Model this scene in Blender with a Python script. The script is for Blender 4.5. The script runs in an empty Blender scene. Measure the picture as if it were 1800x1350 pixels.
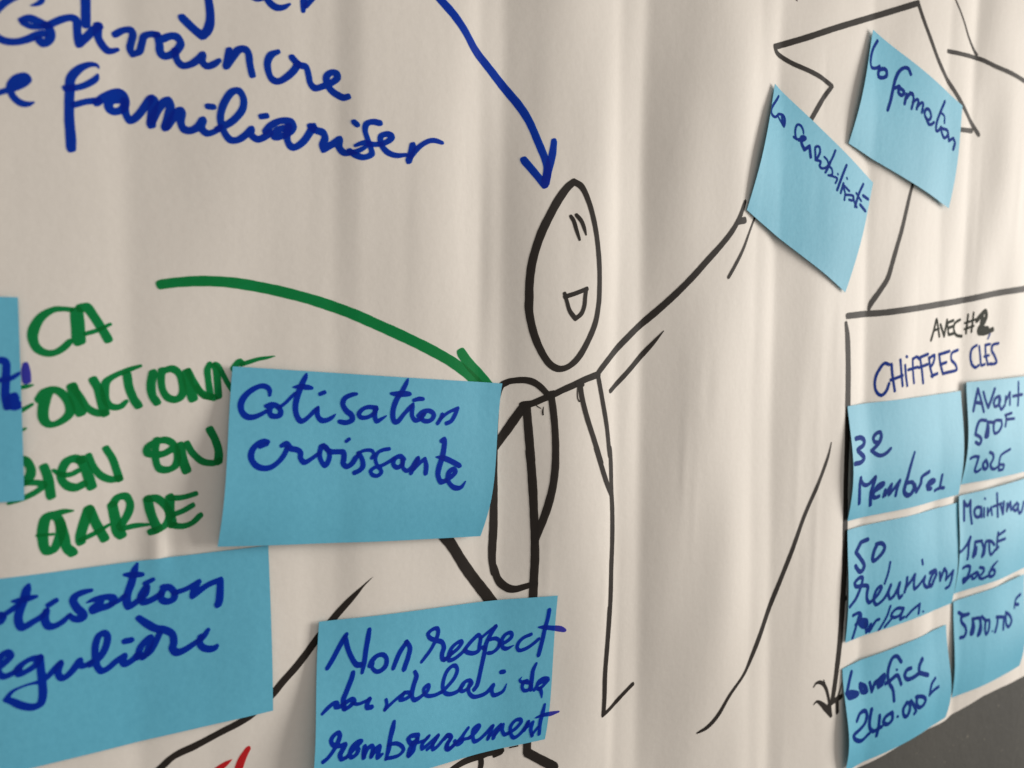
import bpy, math
import numpy as np
from mathutils import Matrix, Vector

scene = bpy.context.scene
COL = scene.collection

# ------------------------------------------------------------------ measured data (metres; strokes in millimetres on the wall)
CAM_LOC = (-0.22824, -0.34824, 0.03538)
CAM_ROT = ((0.837010, 0.032867, -0.546199), (-0.546949, 0.079670, -0.833366), (0.016126, 0.996279, 0.084661))

# ------------------------------------------------------------------ camera, world, lamps, exposure
cam_data = bpy.data.cameras.new("camera")
cam = bpy.data.objects.new("camera", cam_data)
COL.objects.link(cam)
m = Matrix([list(r) for r in CAM_ROT]).to_4x4()
m.translation = Vector(CAM_LOC)
cam.matrix_world = m
cam_data.sensor_width = 36.0
cam_data.lens = 30.0
cam_data.clip_start = 0.01
cam_data.clip_end = 50.0
cam_data.dof.use_dof = True
cam_data.dof.focus_distance = 0.43
cam_data.dof.aperture_fstop = 9.0
scene.camera = cam

world = bpy.data.worlds.new("World")
scene.world = world
world.use_nodes = True
wb = world.node_tree.nodes["Background"]
wb.inputs[0].default_value = (1.0, 0.94, 0.88, 1)
wb.inputs[1].default_value = 0.27

def area_lamp(name, loc, target, sx, sy, power, color):
    ld = bpy.data.lights.new(name, 'AREA')
    ld.shape = 'RECTANGLE'; ld.size = sx; ld.size_y = sy
    ld.energy = power; ld.color = color
    ob = bpy.data.objects.new(name, ld)
    COL.objects.link(ob)
    ob.location = loc
    ob.rotation_euler = (Vector(target)-Vector(loc)).to_track_quat('-Z', 'Y').to_euler()
    return ob
area_lamp("window_light", (2.3, -0.92, 0.12), (0.15, 0, 0), 0.9, 1.3, 59.0, (1.0, 0.95, 0.88))
area_lamp("fill_light", (-0.6, -1.5, 0.5), (0.1, 0, 0), 1.2, 1.0, 3.6, (1.0, 0.94, 0.88))  # added fill lamp, low in front, lightens the lower left paper; no real fixture

scene.view_settings.view_transform = 'Standard'
scene.view_settings.look = 'None'
scene.view_settings.exposure = 0.0
scene.view_settings.gamma = 1.0
scene.view_settings.use_curve_mapping = False
scene.render.engine = 'CYCLES'
scene.cycles.max_bounces = 6
scene.cycles.transparent_max_bounces = 24
scene.cycles.use_denoising = True

# ------------------------------------------------------------------ surfaces
FOLD_X = np.arange(610)*0.002+(-0.42)
FOLD_H = np.array([423,423,423,423,423,423,423,423,423,423,423,423,423,423,423,423,423,423,423,423,423,423,423,423,423,423,423,423,423,423,423,423,423,423,423,423,424,424,424,424,424,424,424,424,424,424,424,424,424,424,424,424,424,424,424,424,424,424,424,424,425,425,425,426,426,427,427,428,429,430,431,432,433,434,436,438,440,442,444,447,449,452,455,458,462,466,470,474,478,483,488,493,499,504,510,517,523,530,537,545,552,560,568,576,581,584,585,585,582,578,573,566,558,548,537,525,511,496,480,462,442,421,398,379,376,389,406,420,432,441,447,451,455,458,461,464,466,468,470,472,473,474,474,475,474,474,473,471,469,467,464,460,456,451,444,436,424,411,399,394,394,394,392,390,397,418,446,471,494,510,513,509,505,500,496,491,486,481,476,471,465,458,451,443,435,425,415,404,393,380,367,353,337,318,297,273,247,219,188,158,139,134,134,134,133,130,132,150,185,226,264,302,337,371,404,435,464,490,514,535,554,570,584,595,604,610,614,615,614,610,604,595,583,569,553,534,512,486,455,419,376,328,279,242,221,208,196,181,164,145,124,105,100,116,149,186,222,257,291,324,357,388,419,448,477,504,531,555,578,599,618,635,651,664,676,687,695,702,707,711,712,712,710,705,698,688,676,661,644,624,602,578,551,522,491,465,447,436,424,410,393,372,349,323,299,286,290,305,321,337,352,367,381,394,407,419,431,441,451,460,469,476,483,489,493,497,500,502,503,502,501,499,495,491,485,479,471,463,453,442,431,418,404,390,374,357,338,317,294,269,241,217,209,220,242,266,289,312,333,353,372,391,408,424,439,453,466,479,490,500,509,517,524,529,534,538,540,542,542,541,539,535,529,522,514,504,493,480,466,450,433,414,394,373,357,352,357,365,371,374,374,371,365,357,345,330,313,292,269,242,217,202,205,223,249,276,302,326,349,371,392,412,430,447,463,478,492,505,516,527,536,544,551,557,562,566,568,570,570,570,568,567,564,561,558,554,550,545,540,534,528,521,514,507,499,490,481,472,462,451,440,428,416,404,391,377,363,348,333,317,300,285,275,274,280,292,305,318,331,343,355,366,376,387,397,406,415,423,432,439,446,453,460,466,471,477,482,486,490,494,498,501,504,507,509,511,513,514,515,516,517,517,518,518,517,517,516,515,514,513,512,510,508,506,504,502,499,496,493,490,487,483,479,475,471,467,464,460,457,454,451,449,446,444,442,440,438,436,435,433,432,431,430,429,428,427,426,426,425,424,424,424,423,423,423,422,422,422,422,422,421,421,421,421,421,421,421,421,421,421,421,421,421,421,422,422,422,422,422,422,422,422,422,423,423,423,423,423,423,424,424,424,425,425,425,425,426,426,427,427])*1e-5
FOLD_SOFT = np.array([423,423,423,423,423,423,423,423,423,423,423,423,423,423,423,423,423,423,423,423,423,423,423,423,423,423,423,423,423,423,423,423,423,423,423,423,424,424,424,424,424,424,424,424,424,424,424,424,424,424,424,424,424,424,424,425,425,425,425,426,426,426,427,427,428,429,430,431,432,433,434,435,437,438,440,442,444,447,449,452,454,458,461,464,468,472,476,480,485,489,494,499,504,510,515,520,525,530,534,538,542,545,547,549,550,550,550,548,545,541,537,532,526,519,512,505,498,491,484,477,471,465,460,455,451,448,446,445,444,444,444,446,447,449,451,453,456,458,460,461,462,463,463,463,462,461,460,457,455,453,450,447,445,442,440,439,438,437,437,437,438,439,440,443,445,448,450,453,456,459,461,463,464,465,465,465,463,460,457,452,447,440,432,424,414,403,392,379,367,353,340,326,312,299,286,274,263,253,244,237,232,230,229,231,235,241,250,261,274,289,306,323,342,362,382,402,422,442,460,478,494,508,520,530,538,544,547,547,545,541,534,525,514,500,485,469,450,431,411,391,371,351,331,313,296,282,269,258,250,245,242,243,246,252,261,273,286,303,320,340,361,383,405,428,451,473,495,517,537,556,574,591,605,619,630,640,647,653,657,659,659,658,654,649,642,634,624,612,600,586,571,556,540,523,507,491,475,460,446,432,420,410,400,393,387,382,379,378,378,380,383,387,392,398,404,411,419,426,434,441,448,454,460,465,469,472,474,476,476,476,474,472,468,464,458,451,444,436,426,417,407,396,386,376,366,357,349,341,335,330,327,325,324,325,328,332,337,344,353,362,372,383,394,406,418,430,441,452,463,472,481,488,495,500,504,507,509,509,509,507,504,500,496,490,484,477,470,462,454,446,437,429,420,411,402,393,384,375,367,358,350,342,335,329,323,318,314,312,310,309,310,312,315,320,326,333,342,351,362,373,386,398,412,425,438,451,464,476,487,498,507,516,523,530,535,540,543,546,548,549,549,549,548,546,543,540,536,532,527,521,515,509,502,494,486,477,468,459,449,439,429,419,410,400,391,382,374,366,360,354,349,346,343,342,342,343,344,347,351,356,362,368,375,382,390,398,406,413,421,429,436,443,450,456,462,467,472,477,482,486,489,493,496,499,501,503,505,507,508,510,510,511,511,512,512,511,511,510,509,508,506,505,503,501,499,497,495,492,489,487,484,481,478,475,472,469,466,464,461,458,455,453,450,448,446,444,442,440,438,437,435,434,432,431,430,429,428,427,427,426,425,425,424,424,424,423,423,423,422,422,422,422,422,422,422,422,422,422,422,422,422,422,422,422,422,422,422,422,422,422,422,423,423,423,423,423,423,424,424,424,424,424,425,425,425,425,425,426,426,426])*1e-5
WAVES = [(0.000195, 13.2, 37.8, 4.29), (0.000158, -79.5, 38.1, 0.04), (9.5e-05, -18.3, 22.4, 1.19), (0.000181, 135.4, -26.9, 3.58), (6.1e-05, -31.8, -36.5, 5.74), (0.000121, 125.7, 22.9, 5.2), (8.4e-05, -119.0, 8.1, 1.01), (0.000163, -25.6, 2.2, 5.63), (0.000133, -109.7, -27.3, 3.27), (0.000133, 38.5, -7.9, 3.9), (0.000116, 34.7, 21.4, 1.07), (0.000113, 0.7, 14.9, 1.52)]
CREASES = [(-0.0648, -0.2699, 0.0039, 0.0476, 0.00012), (-0.0307, 0.1861, 0.0053, 0.0192, 0.00025), (-0.1184, 0.1848, 0.0054, 0.0224, 0.00023), (0.5276, 0.2341, 0.0051, 0.0161, 0.00026), (0.0585, -0.1142, 0.0024, 0.0188, 0.00025), (0.1623, 0.1273, 0.0022, 0.043, 0.00024), (0.2515, 0.0072, 0.0058, 0.0594, 0.0002), (0.1204, -0.0729, 0.0022, 0.0238, 0.00016), (-0.1472, -0.1291, 0.0052, 0.0557, -0.00019), (0.4177, -0.2536, 0.005, 0.0268, 0.00025), (-0.1528, -0.2692, 0.0051, 0.0285, 0.00029), (0.0511, -0.0191, 0.0049, 0.0317, -0.00025), (0.2895, 0.1417, 0.0046, 0.0581, -0.00016), (0.3466, -0.1371, 0.0024, 0.0588, 0.00019), (-0.1437, -0.2699, 0.005, 0.0354, -0.00019), (0.2117, -0.0742, 0.0036, 0.0566, 0.00027), (0.3507, 0.1752, 0.0046, 0.0463, 0.00014), (0.1848, -0.2608, 0.0044, 0.0198, 0.00023), (0.2317, -0.1145, 0.0029, 0.053, 0.00028), (0.4058, -0.1951, 0.0034, 0.0224, 0.00024), (0.5305, 0.0451, 0.0031, 0.0446, -0.00025), (0.0282, 0.0826, 0.0051, 0.0357, -0.0002), (0.4918, 0.0964, 0.004, 0.0374, -0.00021), (0.4062, 0.1039, 0.0033, 0.056, -0.00013), (0.2174, -0.0895, 0.0056, 0.0291, 0.00018), (-0.0604, 0.0694, 0.004, 0.0442, -0.00021), (-0.029, 0.0907, 0.0041, 0.0377, -0.00016), (0.4899, -0.0797, 0.0021, 0.0312, 0.00011), (0.2154, 0.1029, 0.0046, 0.0174, -0.00024), (0.1177, -0.2735, 0.0021, 0.0292, 0.00011), (0.5348, 0.119, 0.0038, 0.0365, 0.00014), (0.4549, 0.133, 0.0046, 0.037, 0.00029), (0.0704, -0.1516, 0.0022, 0.0524, -0.00024), (0.2668, -0.1554, 0.0048, 0.0278, 0.00014), (0.521, -0.1287, 0.0052, 0.0227, -0.00014), (0.4904, -0.1026, 0.0028, 0.0201, -0.00016), (-0.1792, -0.0602, 0.0023, 0.0409, -0.00011), (0.1272, -0.0073, 0.0043, 0.0199, -0.00027), (0.064, -0.2069, 0.0029, 0.0507, 0.00021), (-0.0105, -0.0625, 0.0059, 0.0219, 0.00018), (0.4813, -0.1637, 0.0029, 0.0367, -0.00013), (0.2291, -0.022, 0.0041, 0.0593, 0.00018), (0.1119, -0.0472, 0.0021, 0.0273, 0.00025), (-0.0135, 0.0659, 0.004, 0.0425, 0.00016), (0.2449, 0.0255, 0.0038, 0.0263, 0.00026), (0.515, -0.2241, 0.0027, 0.0509, 0.00027), (0.2093, -0.2704, 0.005, 0.0376, 0.00028), (0.1799, 0.2309, 0.0044, 0.0197, 0.0002), (0.4449, -0.2201, 0.0034, 0.039, 0.00022), (0.5293, -0.1865, 0.0025, 0.0292, -0.00016), (0.4679, 0.2368, 0.0027, 0.0245, 0.00022), (-0.093, 0.0806, 0.0059, 0.0576, -0.00018), (0.2219, 0.1737, 0.0021, 0.019, -0.00024), (0.0057, 0.1492, 0.0052, 0.0226, -0.00016), (-0.0193, 0.0656, 0.0025, 0.0391, -0.00023), (-0.0026, 0.0174, 0.0052, 0.0326, -0.00024), (-0.143, -0.1353, 0.0056, 0.0577, -0.00015), (0.2224, -0.1453, 0.0043, 0.0413, 0.00019), (0.3325, 0.0344, 0.0021, 0.036, -0.00013), (0.0203, -0.0969, 0.0021, 0.036, 0.00018), (-0.1652, -0.0568, 0.003, 0.011, 0.0013), (-0.1592, -0.0568, 0.003, 0.012, -0.0009), (-0.001, 0.1371, 0.012, 0.03, -0.0006)]
SHEET_BOTTOM = [(0.2967, -0.2806), (0.3443, -0.274), (0.4028, -0.2734), (0.4315, -0.2688), (0.4513, -0.2652), (0.4782, -0.2637), (0.5194, -0.2643)]
NOTES = {
  'N1': {'c': [(-0.1358, 0.01189), (-0.00754, 0.00076), (-0.01975, -0.07224), (-0.14341, -0.05925)], 'base': 0.00082, 'bl': 0.003, 'br': 0.002, 'lb': 0.0045, 'rb': 0.0055, 'q': 1.7, 'bot': 0.0008, 'wave': 0.0003, 'ph': 0.0},
  'N2': {'c': [(-0.24923, -0.06035), (-0.12225, -0.06249), (-0.12111, -0.13302), (-0.2481, -0.13088)], 'base': 0.00052, 'bl': 0.0012, 'br': 0.0008, 'lb': 0.0015, 'rb': 0.0012, 'q': 1.3, 'bot': 0.0008, 'wave': 0.0003, 'ph': 1.3},
  'N3': {'c': [(-0.10037, -0.09913), (0.02619, -0.10901), (0.01986, -0.18368), (-0.1067, -0.17379)], 'base': 0.00079, 'bl': 0.005, 'br': 0.001, 'lb': 0.004, 'rb': 0.002, 'q': 1.9, 'bot': 0.0008, 'wave': 0.0003, 'ph': 2.6},
  'N4': {'c': [(0.17535, 0.16945), (0.27541, 0.12259), (0.24891, 0.05093), (0.15303, 0.09525)], 'base': 0.00119, 'bl': 0.0006, 'br': 0.0006, 'lb': 0.0027, 'rb': 0.0022, 'q': 1.05, 'bot': 0.0012, 'wave': 0.0003, 'ph': 3.9000000000000004},
  'N5': {'c': [(0.26812, 0.21779), (0.37435, 0.18538), (0.36401, 0.11311), (0.24628, 0.14394)], 'base': 0.00064, 'bl': 0.0006, 'br': 0.0006, 'lb': 0.0025, 'rb': 0.002, 'q': 1.2, 'bot': 0.001, 'wave': 0.0003, 'ph': 5.2},
  'N6': {'c': [(0.25767, -0.02253), (0.3946, -0.01777), (0.39869, -0.09582), (0.26414, -0.09952)], 'base': 0.0013, 'bl': 0.0004, 'br': 0.0006, 'lb': 0.0045, 'rb': 0.0035, 'q': 1.2, 'bot': 0.0008, 'wave': 0.0003, 'ph': 6.5},
  'N7': {'c': [(0.26563, -0.10601), (0.39995, -0.10217), (0.39746, -0.17902), (0.26776, -0.18329)], 'base': 0.00119, 'bl': 0.0006, 'br': 0.0006, 'lb': 0.002, 'rb': 0.003, 'q': 1.3, 'bot': 0.0008, 'wave': 0.0003, 'ph': 7.800000000000001},
  'N8': {'c': [(0.26677, -0.20145), (0.39207, -0.19492), (0.39806, -0.26889), (0.27276, -0.27542)], 'base': 0.00154, 'bl': 0.002, 'br': 0.0006, 'lb': 0.0045, 'rb': 0.0045, 'q': 1.6, 'bot': 0.0008, 'wave': 0.0003, 'ph': 9.1},
  'N9': {'c': [(0.40027, -0.01155), (0.52722, -0.0079), (0.52707, -0.08487), (0.40012, -0.08852)], 'base': 0.00209, 'bl': 0.0006, 'br': 0.0006, 'lb': 0.004, 'rb': 0.003, 'q': 1.3, 'bot': 0.0008, 'wave': 0.0003, 'ph': 10.4},
  'N10': {'c': [(0.39938, -0.09716), (0.52621, -0.09071), (0.52623, -0.16577), (0.39939, -0.17222)], 'base': 0.00205, 'bl': 0.0006, 'br': 0.0006, 'lb': 0.003, 'rb': 0.003, 'q': 1.3, 'bot': 0.0008, 'wave': 0.0003, 'ph': 11.700000000000001},
  'N11': {'c': [(0.40104, -0.17898), (0.5053, -0.17364), (0.50473, -0.25115), (0.4057, -0.2555)], 'base': 0.00145, 'bl': 0.0006, 'br': 0.0006, 'lb': 0.002, 'rb': 0.0035, 'q': 1.7, 'bot': 0.0008, 'wave': 0.0003, 'ph': 13.0},
  'N12': {'c': [(-0.33607, 0.03782), (-0.20907, 0.03755), (-0.20922, -0.03355), (-0.33622, -0.03329)], 'base': 0.00094, 'bl': 0.0006, 'br': 0.0006, 'lb': 0.002, 'rb': 0.002, 'q': 1.3, 'bot': 0.0008, 'wave': 0.0003, 'ph': 14.3},
}
STROKES = [
  ('paper', 'blue_words', 'blue', 'blue tails of letters at the top edge',
   '-202.3,137,0.5 -200.5,137.8,1.5 -199.2,138.9,1.8 -198.5,140.9,1.9;-185.2,144.3,3.3 -185.2,139.2,3.3 -185.3,134.2,3.3;-143.4,153,3.3 -142.6,148.5,3.3 -142.5,143.4,3.4 -143.6,139.8,3.4 -145.4,137.6,3.3|-148.2,139.4,3.3 -150.9,141.5,3.3 -152.6,142.9,3.3;-126.9,155.8,2.8 -124.5,155.4,2.9 -121.5,156.8,2.9;-121.5,156.6,2.9 -119.5,154.4,2.9 -117,153.4,2.9 -114.5,154,2.4 -111.7,155.9,1;-105.9,160.6,2.9 -106.1,157.2,2.9 -106.3,154.3,2;-105.1,156.4,2.2 -101.9,160.5,2.2'),
  ('paper', 'blue_words', 'blue', 'blue handwritten word Convaincre',
   '-205.8,139.8,2.7 -208.4,137.9,2.6 -211,135.4,2.6 -213.7,131.7,2.6 -214.2,128.3,2.6 -212.8,125.1,2.6 -210.3,123.9,2.7 -206.9,124.2,2.7 -203.5,125.7,2.7 -200.4,127.8,2.7 -198.7,128.5,2.7;-205.4,131.6,1.9 -202.9,132.7,2.8 -200.3,132.2,2.8 -197.4,131.3,2.5;-204.9,130.9,2.1 -202.6,130.1,2.1 -200,130.4,2.1 -197.6,131.2,2.1;-197.6,131.5,2.9 -196.4,129.6,2.9 -196.8,127,2.9 -198.7,125.1,2.9 -200.1,126,2.9;-197,131.6,2.7 -194.9,133.1,2.7 -192.1,134.8,2.7 -189.6,135.6,2.7 -188.2,134.9,2.8 -188.1,132.1,2.8 -188,129.1,2.8 -187.7,126.9,2.8|-185.4,129.6,2.8 -183.1,132.5,2.8 -180.9,134.6,2.8;-181.4,134.6,3 -181.4,130.8,3 -180,128.1,3 -178,126.5,2.7 -175,127.6,1.6;-175.7,132.7,2.6 -173.2,134.6,2.6 -170.6,135.3,2.6 -169.7,134.2,2.6 -170.4,130.8,2.6 -170.8,128.5,2.6 -169.9,126.8,2.6|-167.7,128.1,2.6 -166.8,130.9,2.6 -166,133.8,2.6 -163.8,135,2.6 -161.6,135.2,2.6;-161.4,135,3 -160.7,132,3 -160.4,128.9,3 -158.6,128,3 -156.1,129.3,3 -154.1,131.5,3 -153.2,133.7,3 -154.5,135.6,3 -156.7,135.6,3 -159.6,134,3;-155.2,130.6,2.8 -154.6,127.3,2.8 -152.6,125.6,2.8 -149.7,126.5,2.8 -147.1,128.7,2.8 -145.3,130.8,2.8|-145.5,128,2.8 -143.7,126.7,2.8 -141.4,127.8,2.8 -139.3,129.6,1.9;-135.5,133.9,2.9 -136.2,130.4,2.9 -136.8,127.7,2.9|-134.3,131.5,2.9 -131.9,134.8,3 -129.5,135.3,3 -128.3,134.1,3 -127.8,130.3,3 -126.9,126.1,3;-116.6,136.6,2.2 -119.4,134.9,2.9 -120.8,132,2.9 -120.6,128.6,2.9 -119.2,125.7,2.9 -116.6,125.1,2.9 -113.1,127.4,3 -109.9,130.8,3 -108.6,133.3,3;-111,135.3,2.9 -108.1,133,2.9 -105.1,132.6,2.9 -104,129.4,2.9 -103.3,126.5,2.9 -101.3,124.9,2.9 -98.2,126,2.9 -94.4,128,2.9 -92,130.2,3 -92,132,2.9 -94.4,132.2,2.9 -96.5,130.1,2.9 -96.4,127.5,2.9 -94.4,125,2.9 -91.7,123.5,3 -89.2,122.7,3 -87.6,123.3,3;-181.7,117.7,0.8 -182.4,116.1,2.1 -184.9,113.9,2.4 -188.2,112.1,2.5 -192.2,111.2,2.6;-143.7,111.8,2.6 -141.7,111.8,2.6;-123.4,110.6,2.7 -121.4,111.1,2.7;-85,113.3,2.6 -83.5,112.3,2.6;-58.5,102,2.5 -54.3,106.8,2.5 -49.9,109.6,2.5 -46.7,110.3,2.5 -42.7,109.8,1.9'),
  ('paper', 'blue_words', 'blue', 'blue handwritten words e familiariser',
   '-213.7,105.9,2.1 -210.7,107.4,2.2 -207.3,109.1,2.5 -204.6,111.2,2.5 -203.8,112.6,2.5 -205,113.3,2.5 -207.3,112.1,2.5 -209,109.7,2.5 -209.1,107.6,2.5 -208.2,105.6,2.5 -206.3,104.1,2.5 -204.3,103.9,2.1 -202.1,104.9,0.6;-181.3,119.6,0.4 -181.9,120.8,1.3 -184.7,120.5,2.3 -188,118.3,2.9 -190.5,114.8,3.1 -190.9,111.3,3.2 -191.2,106,3.3 -191.3,100.3,3.4 -191,94.7,3.5 -191,90.6,3.4;-189.5,105.9,2.5 -185.8,107.5,2.5 -181.7,108.6,2.5;-182.3,107.6,2.9 -179.6,110.3,2.9 -175.3,112.6,3 -172.9,111.4,3 -172.8,108.4,3 -174.3,106.3,3 -176.7,105.5,3 -178.5,106.7,3 -177.5,109.1,3 -174.5,110,3;-173,109.8,2.9 -172.6,105.3,2.9 -171.1,103,2.9 -168.5,105.2,2.9 -166.3,108.4,2.9 -164.2,111.8,2.9;-163.7,112,3.4 -162.7,111.2,3.4 -163.5,107.4,3.4 -164,102.5,3.4;-163.8,103.7,3.2 -162,107.6,3.2 -159.7,110.9,3.2 -158,112.1,3.2 -157.1,110.4,3.2 -158,105.8,3.2 -159.1,102,3.2;-158.5,102.5,3.1 -156.2,106.1,3.1 -153.9,109,3.1 -153.1,108.5,3.1 -153.6,105,3.1 -152.6,102.3,3.1 -150,102,3.1 -147.2,103.9,3.1 -145.6,106.4,3.1|-146.2,103.5,3.1 -144,101.6,2.8 -140.3,103.3,2.4 -139.1,104.8,2.2;-140.3,103.7,2.5 -137,105.5,2.9 -133.6,108.4,2.9 -130.7,112.5,2.9 -130.3,116.5,2.9 -131.9,119.1,2.9 -134.2,118.8,2.9 -136.4,116.2,2.9 -138.5,111.6,2.9 -139.1,107.2,2.9 -137.9,103.1,2.9 -135.6,100.2,2.9 -132.7,100.4,2.9 -129.7,102.6,2.9 -127.3,105.3,2.9|-127.5,103.1,2.9 -124.8,101.6,2.9 -121.8,103.1,3 -120,104.8,3;-121.8,105,2.9 -119.7,107.6,2.9 -115.7,109.9,2.9 -111.5,110.2,2.9 -110.3,108.5,2.9 -112,105.8,2.9 -116.7,103.4,2.9 -118.5,103.7,2.9 -116.7,106.2,2.9 -112.5,107.9,2.9;-112.3,108.2,3.1 -113.1,104.1,3.1 -112,100.9,3.1 -109.9,100.2,3.1 -106.2,103,3.1 -103.5,106.9,3.1 -101.9,109.6,3.1;-103.3,109.4,3.1 -100.9,108.2,3.1 -97.9,107.5,3.2 -97,105.6,3.2 -98.1,102.4,3.2 -97.6,100.8,3.2|-93.8,103.4,3.2 -90.9,105.7,3.2|-91.1,102.7,3.2 -89,100.4,2.9 -85.9,100.7,2.6 -82.6,101.9,2.4 -79.6,103.8,1.9;-73.3,114.3,2.8 -76.5,114.4,2.8 -79.4,113.2,2.8 -80.1,110.5,2.8 -78.9,107,2.8 -77.4,103.5,2.8 -76.9,101.1,2.8 -80.4,99.3,2.8 -84.3,99.9,2.8 -86.7,101.3,2.8;-84.3,103.7,1.6 -80.5,105.3,2.5 -76.4,105.1,2.5 -72.3,105.7,2.5;-72.3,105.7,2.8 -68.8,107.7,2.8 -67.6,109.5,2.8 -69.9,110.2,2.8 -72.8,108.8,2.7 -72.7,105.7,2.8 -69.9,102.8,2.8 -65.7,101.7,2.5 -60.6,102.5,1.9;-57.6,106.9,3.2 -58.4,103.6,3.2 -59.5,100.1,3.2'),
  ('paper', 'blue_arrow', 'blue', '',
   '-47.3,174.5,4.2 -43.2,171.2,4.2 -37.2,166.9,4.2 -31,161.2,4.3 -24.9,154.2,4.4 -18.2,148.7,4.4 -10.9,142.6,4.5 -5.3,137.6,4.5 0.4,131.9,4.6 4.9,125.8,4.6 9.5,116.7,4.6 13.6,108.1,4.7 14.6,103.4,4.7 13.6,97.9,4.7;2.2,107.2,4.1 6.3,103.2,4.1 10.2,99.3,4.2 13,96.5,4.2;18.4,117.7,3.6 17.5,111.8,4.2 15.5,104.9,4.2 13.3,96.8,4.2'),
  ('paper', 'apostrophe', 'violet', '',
   '-207.3,14.2,1.8 -207.3,11.6,2.8 -207.2,8.5,2.8'),
  ('paper', 'green_words', 'green', 'green letters CA',
   '-192.4,33.5,1.9 -195.1,33.7,1.9 -198.3,33.3,2.5 -201.9,30.9,2.9 -204.2,27.1,3.3 -204.9,23.5,3.4 -203.8,20,3.1 -201.1,18.1,2.6 -198.3,18.1,2.5 -195.5,19.7,2.5 -193.2,22.1,2.2;-190.7,32.6,4.5 -190.5,28.5,4.5 -190.3,22.6,4.6;-189.3,34.2,3.4 -187.3,34.3,3.4 -185.2,31.3,3.4 -182.8,27.1,3.4 -180.6,22.9,3.4;-187.9,24.9,1.8 -184.5,25.9,1.8 -179.7,28.3,1.4'),
  ('paper', 'green_words', 'green', 'green letters FONCTIONNE',
   '-210.8,6,1.6 -207.3,6.4,1.6 -205.3,6.9,0.7;-211,-2.8,1.8 -208.9,-1.8,1.8 -205.7,0.1,1.2;-210.1,-9.3,1.5 -208,-8.3,0.9;-203.7,1.7,2.7 -201.9,4.3,2.7 -198.7,5,2.6 -195.9,3.1,3 -194,-0.6,3.2 -194,-3.8,3.1 -196.6,-6.4,2.7 -200.2,-7.5,2.5 -202.2,-5.6,3.4 -202.4,-2,3.5 -201.6,1.6,3.4 -200.5,4,3;-192.8,5.5,4 -191.9,1.1,4 -190.5,-3.4,4.1;-192.6,5.7,2.6 -190.2,1.7,2.6 -187.8,-2.4,2.6 -184.4,-4.4,2.6 -182.3,-4.2,2.6;-185.8,7.8,3.4 -184.2,4.4,3.4 -183.2,-0.3,3.5 -182.3,-4.3,3.5;-169.6,12.7,1.4 -174.5,11,2.3 -178.9,9.1,2.3 -181.5,7.1,2.8 -182.1,3.9,3 -181.7,0.1,2.8 -180,-2.1,2.6 -177,-2.4,2.4 -174.8,-0.5,1.7;-174.3,9.7,3.2 -173.7,4.9,3.2 -172.1,0.1,3.3 -170.7,-2.1,3.3;-165.2,9.9,3.2 -166,5.6,3.2 -165.6,1.3,3.2 -164.1,-1.2,3.2;-162.1,10.8,2.8 -162.4,7,2.8 -161.8,3.1,2.8 -160,0.3,2.8 -156.8,-0.5,2.8 -154.8,1.3,2.9 -154.7,5.3,2.8 -156,9.7,2.8 -158.4,11.4,2.8 -161.6,10.6,2.8;-152.9,9.6,3.9 -152.2,5.2,3.9 -150.9,-0.1,4;-152.4,10.3,2.8 -150.1,5.6,2.8 -147.2,1.3,2.8 -142.6,-0.5,2.8;-144.2,13,2 -145.1,10.6,2.6 -144.9,7.3,2.6 -144.1,0.3,2.7;-142.8,12.4,2.2 -141.7,10.5,2.9 -141.3,6,2.9 -141,0.1,2.9;-142.1,12.8,2.1 -140.8,11.9,2.1 -138.9,8.2,2.2 -137.3,5,2.2 -135.6,2.2,2.2;-144.1,-0.4,2 -146.7,0.4,2 -149.3,4.1,2;-135,10.8,2.5 -133.6,12.7,2.5 -132.5,13.7,2.5 -131.4,12.8,2.5;-131.6,12.5,2.1 -128.2,13.5,2 -124.7,14.5,1.7 -121.3,15,1.3 -117.9,15.7,0.4'),
  ('paper', 'green_words', 'green', 'green letters BIEN ON',
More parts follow.
